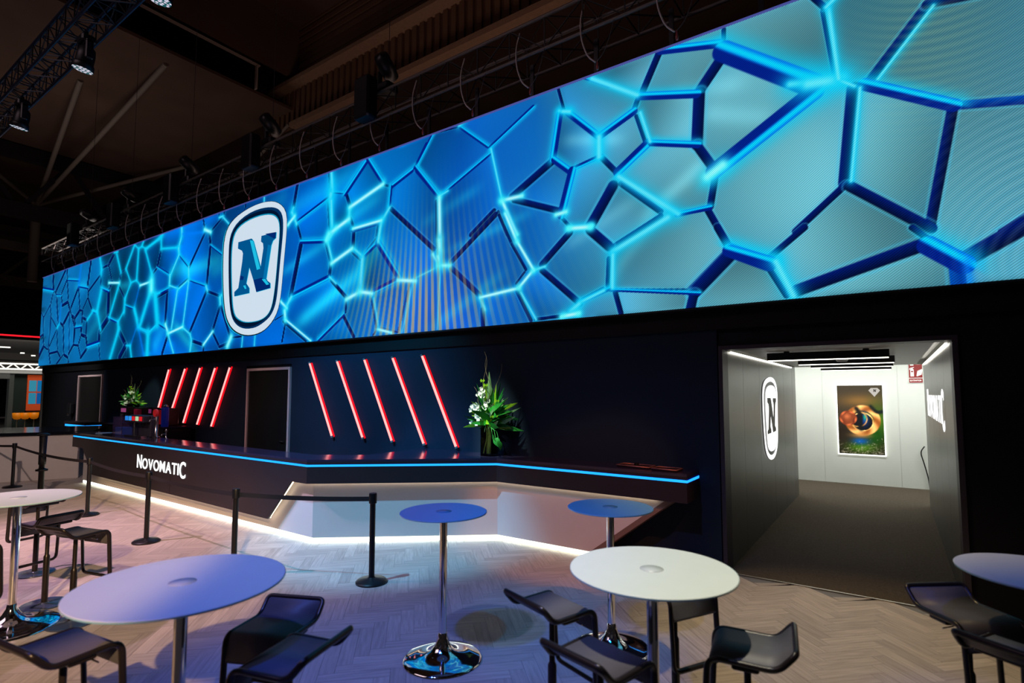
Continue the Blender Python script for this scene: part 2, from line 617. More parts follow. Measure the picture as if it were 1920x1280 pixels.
c -10.013 5.87 -10.056 5.793 0.048 -1
c -10.056 5.793 -9.881 5.508 0.038 -1
c -8.807 5.855 -8.777 6.154 0.051 1
c -8.803 5.749 -8.742 5.198 0.032 -1
c -8.77 4.278 -8.564 4.124 0.023 1
c -9.996 4.015 -10.174 3.826 0.051 -1
c -8.784 6.351 -8.731 5.941 0.048 -1
c -5.957 5.257 -5.759 5.312 0.02 1
c -7.12 5.308 -7.33 5.092 0.034 -1
c -8.208 5.492 -8.226 5.305 0.047 -1
c -8.781 5.903 -8.789 5.772 0.067 -1
c -8.763 5.767 -8.718 5.233 0.04 -1
c -7.33 5.092 -7.408 4.743 0.043 -1
c -8.835 4.938 -8.695 4.575 0.037 -1
c -8.041 4.702 -7.804 4.527 0.032 1
c -7.826 4.484 -7.857 3.95 0.059 -1
c -6.523 3.915 -6.765 3.087 0.038 -1
c -6.447 3.976 -5.961 4.094 0.024 1
c -5.906 4.087 -5.966 3.076 0.017 -1
c -7.492 3.73 -7.348 3.184 0.027 -1
c -5.535 6.331 -5.431 6.367 0.027 1
c -4.89 5.781 -4.681 4.94 0.019 -1
c -3.691 6.015 -3.516 5.933 0.028 1
c -3.066 5.464 -3.069 5.204 0.035 -1
c -4.133 3.796 -3.933 3.827 0.024 1
c -3.387 3.25 -3.509 3.125 0.02 -1
c -4.34 3.501 -4.085 3.088 0.021 1
c -5.092 3.504 -4.995 3.311 0.038 -1
c -3.386 3.264 -3.034 3.388 0.03 1
c -3.633 5.987 -3.522 5.953 0.033 1
c -3.177 6.307 -2.536 5.869 0.045 1
c -2.5 5.626 -2.377 5.208 0.026 -1
c -3.083 5.465 -3.086 5.193 0.047 -1
c -2.807 4.859 -2.043 4.217 0.044 1
c -2.173 4.198 -2.903 3.887 0.051 -1
c -2.903 3.841 -2.917 3.414 0.037 -1
c -3.402 3.247 -3.527 3.163 0.039 -1
c -0.785 5.424 -0.317 5.325 0.052 1
c -0.613 5.367 -0.317 5.325 0.076 1
c -0.317 5.306 -0.194 5.206 0.022 1
c -0.395 6.123 -0.332 5.331 0.028 -1
c -0.418 6.153 -0.334 6.217 0.029 1
c 0.006 5.215 0.474 5.793 0.016 1
c -0.149 5.172 -0.261 4.219 0.021 -1
c -0.987 3.482 -0.824 3.09 0.046 1
b 0.616 3.258 0.619 3.041 0.041 -1
W -17.305 5.085 -16.583 5.114 0.04 1
W -19.576 5.427 -18.764 5.332 0.041 1
W -16.583 5.114 -16.56 4.889 0.099 -1
W -13.713 6.067 -13.411 5.949 0.04 1
W -15.621 3.863 -15.446 3.623 0.049 -1
W -15.444 3.605 -14.648 3.725 0.038 1
W -13.556 3.212 -13.134 3.507 0.029 1
W -12.442 3.125 -12.296 3.331 0.053 1
W -9.958 5.69 -10.186 5.549 0.033 -1
W -8.858 5.008 -8.601 5.199 0.037 1
W -10.37 3.956 -10.149 3.796 0.026 1
W -10.217 3.746 -10.184 3.55 0.037 -1
W -10.184 3.564 -9.308 3.074 0.018 1
W -8.209 5.525 -7.302 5.769 0.036 1
W -5.948 5.241 -5.919 4.352 0.035 -1
W -8.101 5.1 -7.33 5.115 0.026 1
W -8.226 5.305 -8.816 5.119 0.038 -1
W -8.816 5.119 -8.89 5.016 0.041 -1
W -8.718 4.53 -8.113 4.729 0.036 1
W -8.25 3.79 -7.878 3.891 0.039 1
W -7.878 3.891 -7.538 3.824 0.038 1
W -6.884 3.987 -6.465 3.922 0.041 1
W -5.961 4.122 -5.745 4.079 0.034 1
W -5.939 4.531 -5.906 4.087 0.04 -1
W -6.074 4.317 -5.961 4.136 0.025 -1
W -7.369 3.17 -7.03 3.09 0.028 1
W -4.699 4.928 -4.32 4.924 0.029 1
W -4.681 4.924 -4.409 4.36 0.026 -1
W -3.75 4.532 -3.591 4.544 0.027 1
W -3.545 4.312 -3.197 4.277 0.022 1
W -5.963 4.265 -5.917 4.11 0.033 -1
W -5.961 4.116 -5.703 4.081 0.03 1
W -5.092 3.504 -4.374 3.57 0.025 1
W -4.374 3.578 -4.133 3.796 0.023 1
W -4.625 4.72 -4.409 4.261 0.022 -1
W -4.409 4.261 -4.116 3.794 0.021 1
W -3.546 4.302 -3.227 4.26 0.022 1
W -3.633 3.108 -3.418 3.104 0.015 1
W -1.689 4.596 -1.515 4.695 0.048 1
W -3.553 4.303 -3.217 4.267 0.026 1
W -3.672 3.095 -3.403 3.121 0.026 1"""
EMBLEM = {"c":[-11.481,4.77],"hs":1.4482,"O":[[0.389,0.98],[0.47,0.966],[0.537,0.948],[0.6,0.926],[0.663,0.895],[0.726,0.856],[0.782,0.81],[0.824,0.761],[0.851,0.707],[0.867,0.647],[0.874,0.574],[0.874,0.48],[0.865,0.354],[0.848,0.2],[0.829,0.034],[0.813,-0.125],[0.798,-0.271],[0.783,-0.402],[0.765,-0.513],[0.742,-0.603],[0.712,-0.679],[0.666,-0.75],[0.595,-0.823],[0.498,-0.891],[0.384,-0.945],[0.267,-0.979],[0.152,-0.995],[0.041,-1.0],[-0.064,-0.997],[-0.165,-0.986],[-0.264,-0.967],[-0.359,-0.938],[-0.449,-0.901],[-0.529,-0.856],[-0.598,-0.803],[-0.657,-0.741],[-0.706,-0.672],[-0.744,-0.595],[-0.775,-0.506],[-0.8,-0.401],[-0.823,-0.276],[-0.842,-0.135],[-0.857,0.006],[-0.867,0.135],[-0.872,0.251],[-0.874,0.362],[-0.872,0.471],[-0.86,0.576],[-0.833,0.672],[-0.786,0.754],[-0.716,0.823],[-0.615,0.88],[-0.48,0.926],[-0.316,0.962],[-0.141,0.987],[0.023,0.999],[0.166,1.0],[0.288,0.993]],"R":[[0.394,0.893],[0.474,0.878],[0.538,0.861],[0.593,0.841],[0.643,0.817],[0.688,0.786],[0.727,0.747],[0.759,0.695],[0.78,0.627],[0.788,0.531],[0.782,0.398],[0.763,0.233],[0.74,0.055],[0.722,-0.111],[0.708,-0.256],[0.694,-0.381],[0.679,-0.481],[0.661,-0.555],[0.64,-0.609],[0.614,-0.655],[0.583,-0.697],[0.545,-0.736],[0.5,-0.769],[0.446,-0.798],[0.385,-0.824],[0.317,-0.85],[0.242,-0.873],[0.157,-0.891],[0.062,-0.901],[-0.039,-0.902],[-0.137,-0.895],[-0.225,-0.88],[-0.3,-0.859],[-0.365,-0.832],[-0.424,-0.799],[-0.478,-0.759],[-0.526,-0.709],[-0.569,-0.642],[-0.604,-0.553],[-0.633,-0.438],[-0.656,-0.303],[-0.674,-0.156],[-0.688,-0.015],[-0.698,0.113],[-0.705,0.228],[-0.71,0.334],[-0.711,0.431],[-0.707,0.518],[-0.691,0.595],[-0.659,0.666],[-0.604,0.732],[-0.521,0.792],[-0.408,0.842],[-0.27,0.881],[-0.119,0.906],[0.031,0.917],[0.171,0.916],[0.293,0.907]],"W":[[0.383,0.779],[0.459,0.763],[0.521,0.743],[0.573,0.717],[0.618,0.685],[0.656,0.643],[0.682,0.587],[0.696,0.507],[0.695,0.388],[0.682,0.232],[0.665,0.06],[0.65,-0.099],[0.635,-0.231],[0.62,-0.339],[0.604,-0.427],[0.588,-0.5],[0.571,-0.561],[0.551,-0.611],[0.527,-0.653],[0.499,-0.686],[0.468,-0.713],[0.434,-0.735],[0.393,-0.754],[0.343,-0.771],[0.284,-0.784],[0.215,-0.794],[0.132,-0.799],[0.04,-0.8],[-0.05,-0.797],[-0.125,-0.79],[-0.186,-0.779],[-0.24,-0.765],[-0.289,-0.748],[-0.333,-0.73],[-0.37,-0.711],[-0.401,-0.691],[-0.428,-0.668],[-0.452,-0.64],[-0.472,-0.607],[-0.49,-0.567],[-0.509,-0.514],[-0.527,-0.438],[-0.546,-0.328],[-0.565,-0.187],[-0.581,-0.037],[-0.593,0.094],[-0.6,0.2],[-0.603,0.288],[-0.602,0.369],[-0.595,0.446],[-0.582,0.521],[-0.558,0.591],[-0.517,0.652],[-0.453,0.703],[-0.36,0.743],[-0.239,0.772],[-0.102,0.791],[0.038,0.799],[0.17,0.799],[0.287,0.791]],"N":[[-0.423,0.492],[-0.04,0.489],[0.019,0.441],[0.236,0.009],[0.295,0.29],[0.28,0.363],[0.223,0.398],[0.23,0.484],[0.621,0.476],[0.614,0.389],[0.542,0.361],[0.502,0.298],[0.397,-0.188],[0.425,-0.221],[0.506,-0.265],[0.51,-0.34],[0.139,-0.36],[0.046,-0.165],[-0.078,0.046],[-0.149,-0.194],[-0.059,-0.277],[-0.054,-0.354],[-0.486,-0.361],[-0.491,-0.292],[-0.376,-0.241],[-0.331,-0.036],[-0.286,0.169],[-0.274,0.293],[-0.306,0.34],[-0.427,0.391]],"hi":[[-0.085,0.469],[0.009,0.448],[0.228,-0.015],[0.138,-0.024]],"mid":[[0.499,0.293],[0.417,0.321],[0.317,-0.163],[0.283,-0.189],[0.398,-0.193]],"lo":[[0.333,0.497],[0.613,0.477],[0.614,0.389],[0.575,0.386]],"f1":[[-0.33,-0.047],[-0.222,-0.081],[-0.238,-0.131],[-0.335,-0.12]],"f2":[[0.055,-0.167],[0.281,-0.158],[0.375,-0.255],[0.498,-0.274],[0.501,-0.339],[0.139,-0.36]],"f3":[[0.282,-0.184],[0.371,-0.189],[0.481,-0.282],[0.411,-0.284]],"f4":[[-0.232,-0.221],[-0.166,-0.223],[-0.134,-0.279],[-0.181,-0.279]],"f5":[[0.231,0.473],[0.3,0.462],[0.337,0.101],[0.288,0.291],[0.28,0.363],[0.223,0.398]]}

SX0, SX1, SZ0, SZ1, SY = -25.82, 2.4, 3.058, 6.338, 6.45

def smooth(e0, e1, x):
    t = np.clip((x-e0)/(e1-e0), 0, 1)
    return t*t*(3-2*t)

def led_colors(X, Zv):
    """X: (n,), Zv: (m,) -> (m, n, 3) sRGB picture of the glowing cell pattern"""
    n, m = len(X), len(Zv)
    kx = [-26,-21.7,-19.6,-18.5,-17,-15.9,-14.2,-12.2,-9.7,-8.2,-6.7,-5.5,-4.1,-3.3,-2.5,-1.9,-.76,.17,1.0,3]
    kc = np.array([(14,105,165),(8,108,175),(4,92,150),(2,66,112),(0,82,150),(0,100,195),(0,110,218),(0,86,180),(0,92,186),(0,116,198),(4,112,200),(6,92,190),
                   (14,104,188),(46,132,178),(78,150,174),(88,156,172),(88,154,167),(86,152,164),(76,146,168),(74,142,166)], float)/255
    col = np.stack([np.interp(X, kx, kc[:,k]) for k in range(3)], -1)[None].repeat(m, 0)
    gx, gz = np.meshgrid(X, Zv)
    # slow swells of light across the cells
    sw = (np.sin(gx*1.1+gz*1.9+0.6)+np.sin(gx*0.53-gz*1.3+2.1)+0.6*np.sin(gx*2.3+gz*0.7))/2.6
    col *= (1+0.13*sw)[..., None]
    # soft shafts of light: x0 z0 x1 z1 half-width strength
    for (x0,z0,x1,z1,hw,s) in [(-9.6,3.5,-7.9,4.25,.16,.9),(-9.9,5.9,-8.2,6.15,.18,.35),(-7.9,4.2,-7.3,4.75,.16,.7),(-14.6,5.15,-12.9,5.2,.20,.8),(-15.4,5.2,-14.6,5.3,.22,.8),
        (-15.0,3.75,-13.9,3.05,.14,.9),(-11.0,6.0,-10.3,6.2,.2,.3),(-2.9,3.6,-2.25,4.35,.10,.55),(-6.0,3.15,-4.8,3.75,.10,.6),(-5.6,4.35,-4.3,4.62,.08,.45),(-3.5,4.1,-2.6,4.5,.10,.35),
        (-18.9,5.2,-17.9,5.2,.15,.6),(-21,3.9,-19,4.9,.2,.35),(-13.2,4.95,-12.0,5.1,.18,.5),(-1.75,4.75,-2.4,4.3,.10,.75),(-1.65,5.35,-1.0,5.1,.12,.5),(-16.2,3.3,-15.6,3.9,.2,.4),(-10.2,4.6,-8.9,4.95,.12,.5),
        (-8.6,5.2,-7.4,5.55,.12,.5),(-22.4,5.6,-21.4,5.6,.2,.4),(-12.8,5.9,-12.2,5.3,.2,.3),(-6.2,4.9,-5.2,5.2,.1,.35),(-3.55,5.55,-2.8,5.35,.1,.45),(-2.0,5.75,-1.3,5.6,.12,.35)]:
        dx, dz = x1-x0, z1-z0; ll = dx*dx+dz*dz
        t = np.clip(((gx-x0)*dx+(gz-z0)*dz)/ll, -0.3, 1.3)
        d = np.hypot(gx-x0-t*dx, gz-z0-t*dz)/hw
        a = (s*np.exp(-d*d)*smooth(1.3, .8, t)*smooth(-.3, .1, t))[..., None]*0.75
        tgt = np.array([0.10,0.86,1.0]) if x0 < -4 else np.array([0.55,0.92,0.98])
        col = col*(1-a)+tgt*a
    cyan = np.array([0.03,0.80,0.97]); deep = np.array([0.0,0.30,0.86]); navy = np.array([0.01,0.10,0.44]); ink = np.array([0.01,0.05,0.18])
    white = np.array([0.85,1.0,1.0])
    # each cell leans a little differently and catches the light on one side
    st = 3; Xc, Zc = X[::st], Zv[::st]; nc, mc = len(Xc), len(Zc)
    wall = np.zeros((mc, nc), bool)
    pxw = np.gradient(Xc); pzw = Zc[1]-Zc[0]
    for ln in SEGS.split('\n'):
        k = ln.split()
        if len(k) < 7: continue
        x0,z0,x1,z1,hw = map(float, k[1:6])
        i0 = np.interp(x0, Xc, np.arange(nc)); i1 = np.interp(x1, Xc, np.arange(nc)); j0 = (z0-Zc[0])/pzw; j1 = (z1-Zc[0])/pzw
        dd = math.hypot(i1-i0, j1-j0)+1e-6
        i0, i1 = i0-(i1-i0)/dd*2.2, i1+(i1-i0)/dd*2.2; j0, j1 = j0-(j1-j0)/dd*2.2, j1+(j1-j0)/dd*2.2
        N = int(max(abs(i1-i0), abs(j1-j0))*2)+2
        ii = np.round(np.linspace(i0,i1,N)).astype(int); jj = np.round(np.linspace(j0,j1,N)).astype(int)
        ok = (ii >= 0)&(ii < nc-1)&(jj >= 0)&(jj < mc-1); ii, jj = ii[ok], jj[ok]
        wall[jj, ii] = True; wall[jj+1, ii] = True; wall[jj, ii+1] = True
    lab = np.where(wall, 0, -1); W_ = wall.tolist(); cur = 0
    L_ = lab.tolist()
    for j in range(mc):
        for i in range(nc):
            if L_[j][i] == -1:
                cur += 1; stack = [(j, i)]; L_[j][i] = cur
                while stack:
                    a, b = stack.pop()
                    for c_, d_ in ((a+1,b),(a-1,b),(a,b+1),(a,b-1)):
                        if 0 <= c_ < mc and 0 <= d_ < nc and L_[c_][d_] == -1:
                            L_[c_][d_] = cur; stack.append((c_, d_))
    lab = np.array(L_)
    for _ in range(6):      # let the labels creep under the joints
        for sh in ((0,1),(0,-1),(1,0),(-1,0)):
            lab = np.where(lab == 0, np.roll(lab, sh, (0,1)), lab)
    rc = np.random.default_rng(21)
    full = lab[np.minimum(np.arange(m)//st, mc-1)][:, np.minimum(np.arange(n)//st, nc-1)]
    cnt = np.bincount(full.ravel(), minlength=cur+1).astype(float)+1e-9
    cxm = np.bincount(full.ravel(), gx.ravel(), cur+1)/cnt; czm = np.bincount(full.ravel(), gz.ravel(), cur+1)/cnt
    sx = np.sqrt(np.bincount(full.ravel(), (gx.ravel()-cxm[full.ravel()])**2, cur+1)/cnt)+.02; sz = np.sqrt(np.bincount(full.ravel(), (gz.ravel()-czm[full.ravel()])**2, cur+1)/cnt)+.02
    ang = rc.uniform(0, 2*PI, cur+1); off = rc.uniform(-.10, .08, cur+1); amp = rc.uniform(.05, .17, cur+1)
    leftish = cxm < -7
    off = np.where(leftish, rc.uniform(-.20, .10, cur+1), off)
    dark = (cxm < -16.2)&(cxm > -20.3); off = np.where(dark, rc.uniform(-.42, .0, cur+1), off)
    amp = np.where(cxm < -17.5, amp*.5, amp); off = np.where(cxm < -20.3, off*.5, off)
    fr = full
    grad = ((gx-cxm[fr])/sx[fr]*np.cos(ang[fr])+(gz-czm[fr])/sz[fr]*np.sin(ang[fr]))*amp[fr]+off[fr]
    for _ in range(2):      # soft edges between neighbouring cells
        for ax_ in (0, 1):
            grad = sum(np.roll(grad, k_, ax_) for k_ in range(-4, 5))/9
    col *= (1+np.clip(grad, -.45, .40))[..., None]
    # the near cells have a greyer heart and bluer borders
    rad = np.sqrt(((gx-cxm[fr])/sx[fr])**2+((gz-czm[fr])/sz[fr])**2)
    bl = (smooth(.8, 2.1, rad)*.30*smooth(-6, -2, gx))[..., None]
    col = col*(1-bl)+np.array([.22,.60,.74])*bl
    dXs = np.gradient(X)
    def sub(x0,z0,x1,z1,pad):
        i0, i1 = np.searchsorted(X, [min(x0,x1)-pad, max(x0,x1)+pad])
        j0, j1 = np.searchsorted(Zv, [min(z0,z1)-pad, max(z0,z1)+pad])
        return i0, i1, j0, j1
    for ln in SEGS.split('\n'):
        k = ln.split()
        if len(k) < 7: continue
        typ = k[0]; x0,z0,x1,z1,hw = map(float, k[1:6]); sg = float(k[6])
        if x0 > -14 and typ in ('c','W'): hw *= 1.3
        # never thinner than the dots can show; fainter instead
        dl = math.hypot(x1-x0, z1-z0)+1e-9; xm = (x0+x1)/2
        need = .85*(np.interp(xm, X, dXs)*abs(z1-z0)/dl+(Zv[1]-Zv[0])*abs(x1-x0)/dl)
        fade = 1.0
        if hw < need: fade = max(.45, hw/need); hw = need
        glowy = typ in ('c','W','b','CD','DC')
        pad = max(hw*7, .22) if glowy else hw*2.2
        i0,i1,j0,j1 = sub(x0,z0,x1,z1,pad)
        if i1 <= i0 or j1 <= j0: continue
        px, pz = gx[j0:j1,i0:i1], gz[j0:j1,i0:i1]
        dx, dz = x1-x0, z1-z0; Ln = math.hypot(dx,dz)+1e-9
        ux, uz = dx/Ln, dz/Ln
        s = (px-x0)*ux+(pz-z0)*uz
        over = np.maximum(np.maximum(-s, s-Ln), 0)
        q = (-(px-x0)*uz+(pz-z0)*ux)*sg/hw          # + on the upper / left side
        r = np.hypot(q, over/hw)
        c = col[j0:j1,i0:i1]
        nearend = x0 > -4.3
        if typ in ('d','D','bd'):
            a = (fade*smooth(1.3, .5, r) if fade < 1 else smooth(1.12, .86, r))[..., None]
            t = np.clip(q*.5+.5, 0, 1)[..., None]
            base = navy*t+ink*(1-t) if typ != 'bd' else np.array([0.0,0.30,0.70])*t+navy*(1-t)
            if typ == 'd': base = base*0.85+np.array([0,.10,.42])*0.15
            rim = (np.exp(-((r-1.35)/.22)**2)*.35)[..., None]
            c = c*(1-rim)+np.array([.25,.75,.92])*rim
            c = c*(1-a)+base*a
        elif typ in ('CD','DC'):
            qq = q if typ == 'CD' else -q
            a = smooth(1.1, .9, r)[..., None]
            lit = smooth(-.15, .25, qq)[..., None]
            band = (np.exp(-((qq-.45)/.45)**2))[..., None]
            up = deep*(1-band)+cyan*band
            g = (.62*np.exp(-np.maximum(r-.7,0)**2/1.6)*smooth(-.2,.5,qq))[..., None]
            c = c*(1-g)+cyan*g
            base = up*lit+(navy*.9+np.array([0,.03,.12]))*(1-lit)
            c = c*(1-a)+base*a
        else:
            st = {'c':.95,'b':.6,'W':1.0}[typ]
            core = (np.exp(-(r/.85)**2)*st)[..., None]
            rg = r*hw/max(hw*2.2, .06)
            g = (.52*st*np.exp(-rg**2)*(.62 if x0 < -17 else 1 if x0 < -4.5 else .85))[..., None]
            tint = cyan if typ != 'b' else np.array([0.0,0.5,0.98])
            c = c*(1-g)+tint*g
            c = c*(1-core)+tint*core
            if typ == 'W':
                w = (np.exp(-(r/.80)**2)*.80)[..., None]
                c = c*(1-w)+white*w
            elif typ == 'c' and x0 > -16:
                w = (np.exp(-(r/.5)**2)*.38)[..., None]
                c = c*(1-w)+white*w
        col[j0:j1,i0:i1] = c
    # sparks where bright edges meet
    sp = []
    for ln in SEGS.split('\n'):
        k = ln.split()
        if len(k) == 7 and k[0] == 'W':
            sp.append((float(k[1]), float(k[2]), max(.05, float(k[5])*2.2), .7)); sp.append((float(k[3]), float(k[4]), max(.05, float(k[5])*2.2), .7))
    for (x,z,r,s) in sp:
        i0,i1,j0,j1 = sub(x,z,x,z,r*3)
        if i1 <= i0: continue
        d = np.hypot(gx[j0:j1,i0:i1]-x, gz[j0:j1,i0:i1]-z)/r
        a = (s*np.exp(-d*d))[..., None]
        c = col[j0:j1,i0:i1]
        col[j0:j1,i0:i1] = c*(1-a*.6)+np.array([.25,.97,1.0])*a*.6
    # fine fan of warm and violet lines low in the middle
    ax = (gx+6.25); 
    fan = np.exp(-((ax+.15)/1.5)**2)*np.exp(-((gz-3.35)/1.15)**2)
    ph = (gx+6.25)*(1+.20*(gz-3.1))*2*PI/.155
    st = .5+.5*np.sin(ph)
    lum = col.mean(-1)
    a = (fan*smooth(.45,.75,st)*.85*smooth(.9,.6,lum))[..., None]
    col = col*(1-a)+np.array([.70,.60,.50])*a
    a = (fan*smooth(.5,.2,st)*.55*smooth(.9,.6,lum))[..., None]
    col = col*(1-a)+np.array([.20,.26,.74])*a
    # arcs of pale green rings on the near cells
    rr = np.hypot(gx-.62, (gz-6.9)*1.0)
    w = np.exp(-((gx-.45)/.45)**2)*np.exp(-((gz-5.6)/.75)**2)
    a = (w*.16*(.5+.5*np.sin(rr*2*PI/.085)))[..., None]
    col = col*(1-a)+np.array([.75,.85,.60])*a
    rr = np.hypot(gx-1.3, (gz-3.2)*1.0)
    w = np.exp(-((gx-1.0)/.5)**2)*np.exp(-((gz-4.0)/.9)**2)
    a = (w*.16*(.5+.5*np.sin(rr*2*PI/.085)))[..., None]
    col = col*(1-a)+np.array([.70,.85,.85])*a
    return np.clip(col, 0, 1)

def build_display():
    root = thing('led_display', 'huge wide LED screen wall glowing with blue cell pattern above the bar', 'screen', (0,0,0))
    # columns are closer together where the wall comes near the seating area
    tt = np.linspace(-0.886, 1.45, 2100)
    ty = 0.699
    X = SY*(tt-ty)/(1+tt*ty)
    X = X[(X > SX0) & (X < SX1)]
    X = np.concatenate([[SX0], X, [SX1]])
    Zv = np.linspace(SZ0, SZ1, 410)
    n, m = len(X), len(Zv)
    col = led_colors(X, Zv)
    gx, gz = np.meshgrid(X, Zv)
    co = np.stack([gx, np.full_like(gx, SY), gz], -1).reshape(-1, 3)
    j, i = np.meshgrid(np.arange(m-1), np.arange(n-1), indexing='ij')
    a = (j*n+i).ravel()
    quads = np.stack([a, a+1, a+n+1, a+n], -1)
    me = bpy.data.meshes.new('display_picture')
    me.vertices.add(len(co)); me.vertices.foreach_set('co', co.ravel().astype(np.float32))
    me.loops.add(quads.size); me.loops.foreach_set('vertex_index', quads.ravel().astype(np.int32))
    me.polygons.add(len(quads))
    me.polygons.foreach_set('loop_start', np.arange(0, quads.size, 4, dtype=np.int32))
    me.polygons.foreach_set('loop_total', np.full(len(quads), 4, dtype=np.int32))
    me.update()
    at = me.color_attributes.new('picture', 'FLOAT_COLOR', 'POINT')
    rgba = np.ones((len(co), 4), np.float32); rgba[:, :3] = lin(col.reshape(-1, 3))
    at.data.foreach_set('color', rgba.ravel())
    mm = bpy.data.materials.new('led_picture'); mm.use_nodes = True
    nt = mm.node_tree
    for nd in list(nt.nodes): nt.nodes.remove(nd)
    o = nt.nodes.new('ShaderNodeOutputMaterial'); e = nt.nodes.new('ShaderNodeEmission')
    ca = nt.nodes.new('ShaderNodeAttribute'); ca.attribute_name = 'picture'
    # rows of LED dots
    tc = nt.nodes.new('ShaderNodeTexCoord')
    mp = nt.nodes.new('ShaderNodeMapping'); mp.inputs['Rotation'].default_value = (0, R(38), 0)
    w1 = nt.nodes.new('ShaderNodeTexWave'); w1.wave_type = 'BANDS'; w1.bands_direction = 'Z'
    w1.inputs['Scale'].default_value = 0.314/0.0195; w1.inputs['Distortion'].default_value = 0
    mr = nt.nodes.new('ShaderNodeMapRange')
    mr.inputs['To Min'].default_value = 0.66; mr.inputs['To Max'].default_value = 1.36
    mx = nt.nodes.new('ShaderNodeVectorMath'); mx.operation = 'SCALE'
    nt.links.new(tc.outputs['Object'], mp.inputs['Vector']); nt.links.new(mp.outputs[0], w1.inputs['Vector'])
    nt.links.new(w1.outputs['Fac'], mr.inputs['Value'])
    nt.links.new(ca.outputs['Color'], mx.inputs[0]); nt.links.new(mr.outputs[0], mx.inputs['Scale'])
    nt.links.new(mx.outputs[0], e.inputs['Color']); e.inputs['Strength'].default_value = 1.0
    nt.links.new(e.outputs[0], o.inputs['Surface'])
    try: mm.cycles.emission_sampling = 'NONE'
    except Exception: pass
    me.materials.append(mm)
    ob = bpy.data.objects.new('display_picture', me); COL.objects.link(ob); ob.parent = root
    # cabinet behind and rim
    cb = MB(); cb.box((SX0-.03, SY+.012, SZ0-.02), (SX1, SY+.20, SZ1+.02))
    cb.build('cabinet', mat('cabinet_black', L(10,10,18), .5), root)
    rim = MB(); rim.box((SX0-.03, SY-.02, SZ1), (SX1, SY+.012, SZ1+.02))
    rim.build('top_rim', mat('rim_violet', L(40,40,70), .4, emit=L(92,100,190), estr=.55), root)
    return root

def emblem_parts(xf, names, mats, parent, only=None):
    """flat emblem: xf maps (u, v, lift) -> 3D"""
    E = EMBLEM
    res = []
    def ring(o, i, lift):
        mb = MB(); n = len(o)
        def resamp(P, N=72):
            P = np.array(P); Q = np.vstack([P, P[:1]])
            c = P.mean(0)
            ang = np.unwrap(np.arctan2(Q[:,1]-c[1], Q[:,0]-c[0]))
            s = np.sign(ang[-1]-ang[0]); ang = ang*s
            a0 = np.linspace(0, 2*PI, N, endpoint=False)
            out = []
            for a in a0:
                t = a*s
                while t < ang[0]: t += 2*PI
                while t > ang[0]+2*PI: t -= 2*PI
                out.append((np.interp(t, ang, Q[:,0]), np.interp(t, ang, Q[:,1])))
            return out
        a, b = resamp(o), resamp(i); N = len(a)
        mb.add([xf(*p, lift) for p in a]+[xf(*p, lift) for p in b], [(k,(k+1)%N,N+(k+1)%N,N+k) for k in range(N)])
        return mb
    def face(P, lift):
        mb = MB(); mb.flat([xf(*p, lift) for p in P]); return mb
    return ring, face

def tri_face(P3, P2):
    """fill a concave outline"""
    from mathutils.geometry import tessellate_polygon
    tr = tessellate_polygon([[Vector((p[0], p[1], 0)) for p in P2]])
    mb = MB(); mb.add(P3, [tuple(t) for t in tr]); return mb

def emblem_on_display(root):
    cx, cz = EMBLEM['c']; hs = EMBLEM['hs']
    def xf(u, v, lift): return (cx+u*hs, SY-lift, cz+v*hs)
    ring, face = emblem_parts(xf, None, None, None)
    E = EMBLEM
    dark = glow('emblem_shadow', L(0,46,92)); pale = glow('emblem_pale', L(206,222,236)); teal = glow('emblem_teal', L(0,84,142))
    cy = glow('emblem_cyan', L(30,190,226)); mid = glow('emblem_mid', L(0,112,172)); lo = glow('emblem_navy', L(0,40,110)); blk = glow('emblem_black', L(2,22,34))
    big = [(p[0]*1.02-.012, p[1]*1.012-.004) for p in E['O']]
    big2 = [(p[0]-.055, p[1]-.012) for p in E['O']]
    em = tri_face([xf(*p, .004) for p in big2], big2).build('emblem', cy, root)
    tri_face([xf(*p, .006) for p in big], big).build('emblem_edge', blk, em)
    ring(E['O'], E['R'], .009).build('outer_ring', pale, em)
    mb = tri_face([xf(*p, .0105) for p in E['R']], E['R']); mb.build('groove', dark, em)
    inner = [(p[0]*.955-.015, p[1]*.965-.004) for p in E['R']]
    tri_face([xf(*p, .0112) for p in inner], inner).build('groove_shade', glow('emblem_groove', L(0,20,48)), em)
    w2 = [(p[0]*1.035-.012, p[1]*1.02+.004) for p in E['W']]
    tri_face([xf(*p, .012) for p in w2], w2).build('plate_edge', glow('emblem_plate_edge', L(20,150,190)), em)
    tri_face([xf(*p, .0135) for p in E['W']], E['W']).build('plate', pale, em)
    big = [(p[0]+.012, p[1]-.006) for p in E['N']]
    nn = tri_face([xf(*p, .0150) for p in big], big).build('letter_edge', cy, em)
    tri_face([xf(*p, .0165) for p in E['N']], E['N']).build('letter', teal, em)
    for k, m_, lf in (('mid', mid, .018),('hi', cy, .019),('lo', lo, .018),('f1', lo, .018),('f2', lo, .018),('f3', cy, .019),('f4', cy, .019)):
        tri_face([xf(*p, lf) for p in E[k]], E[k]).build('letter_facet', m_, em)
    return em

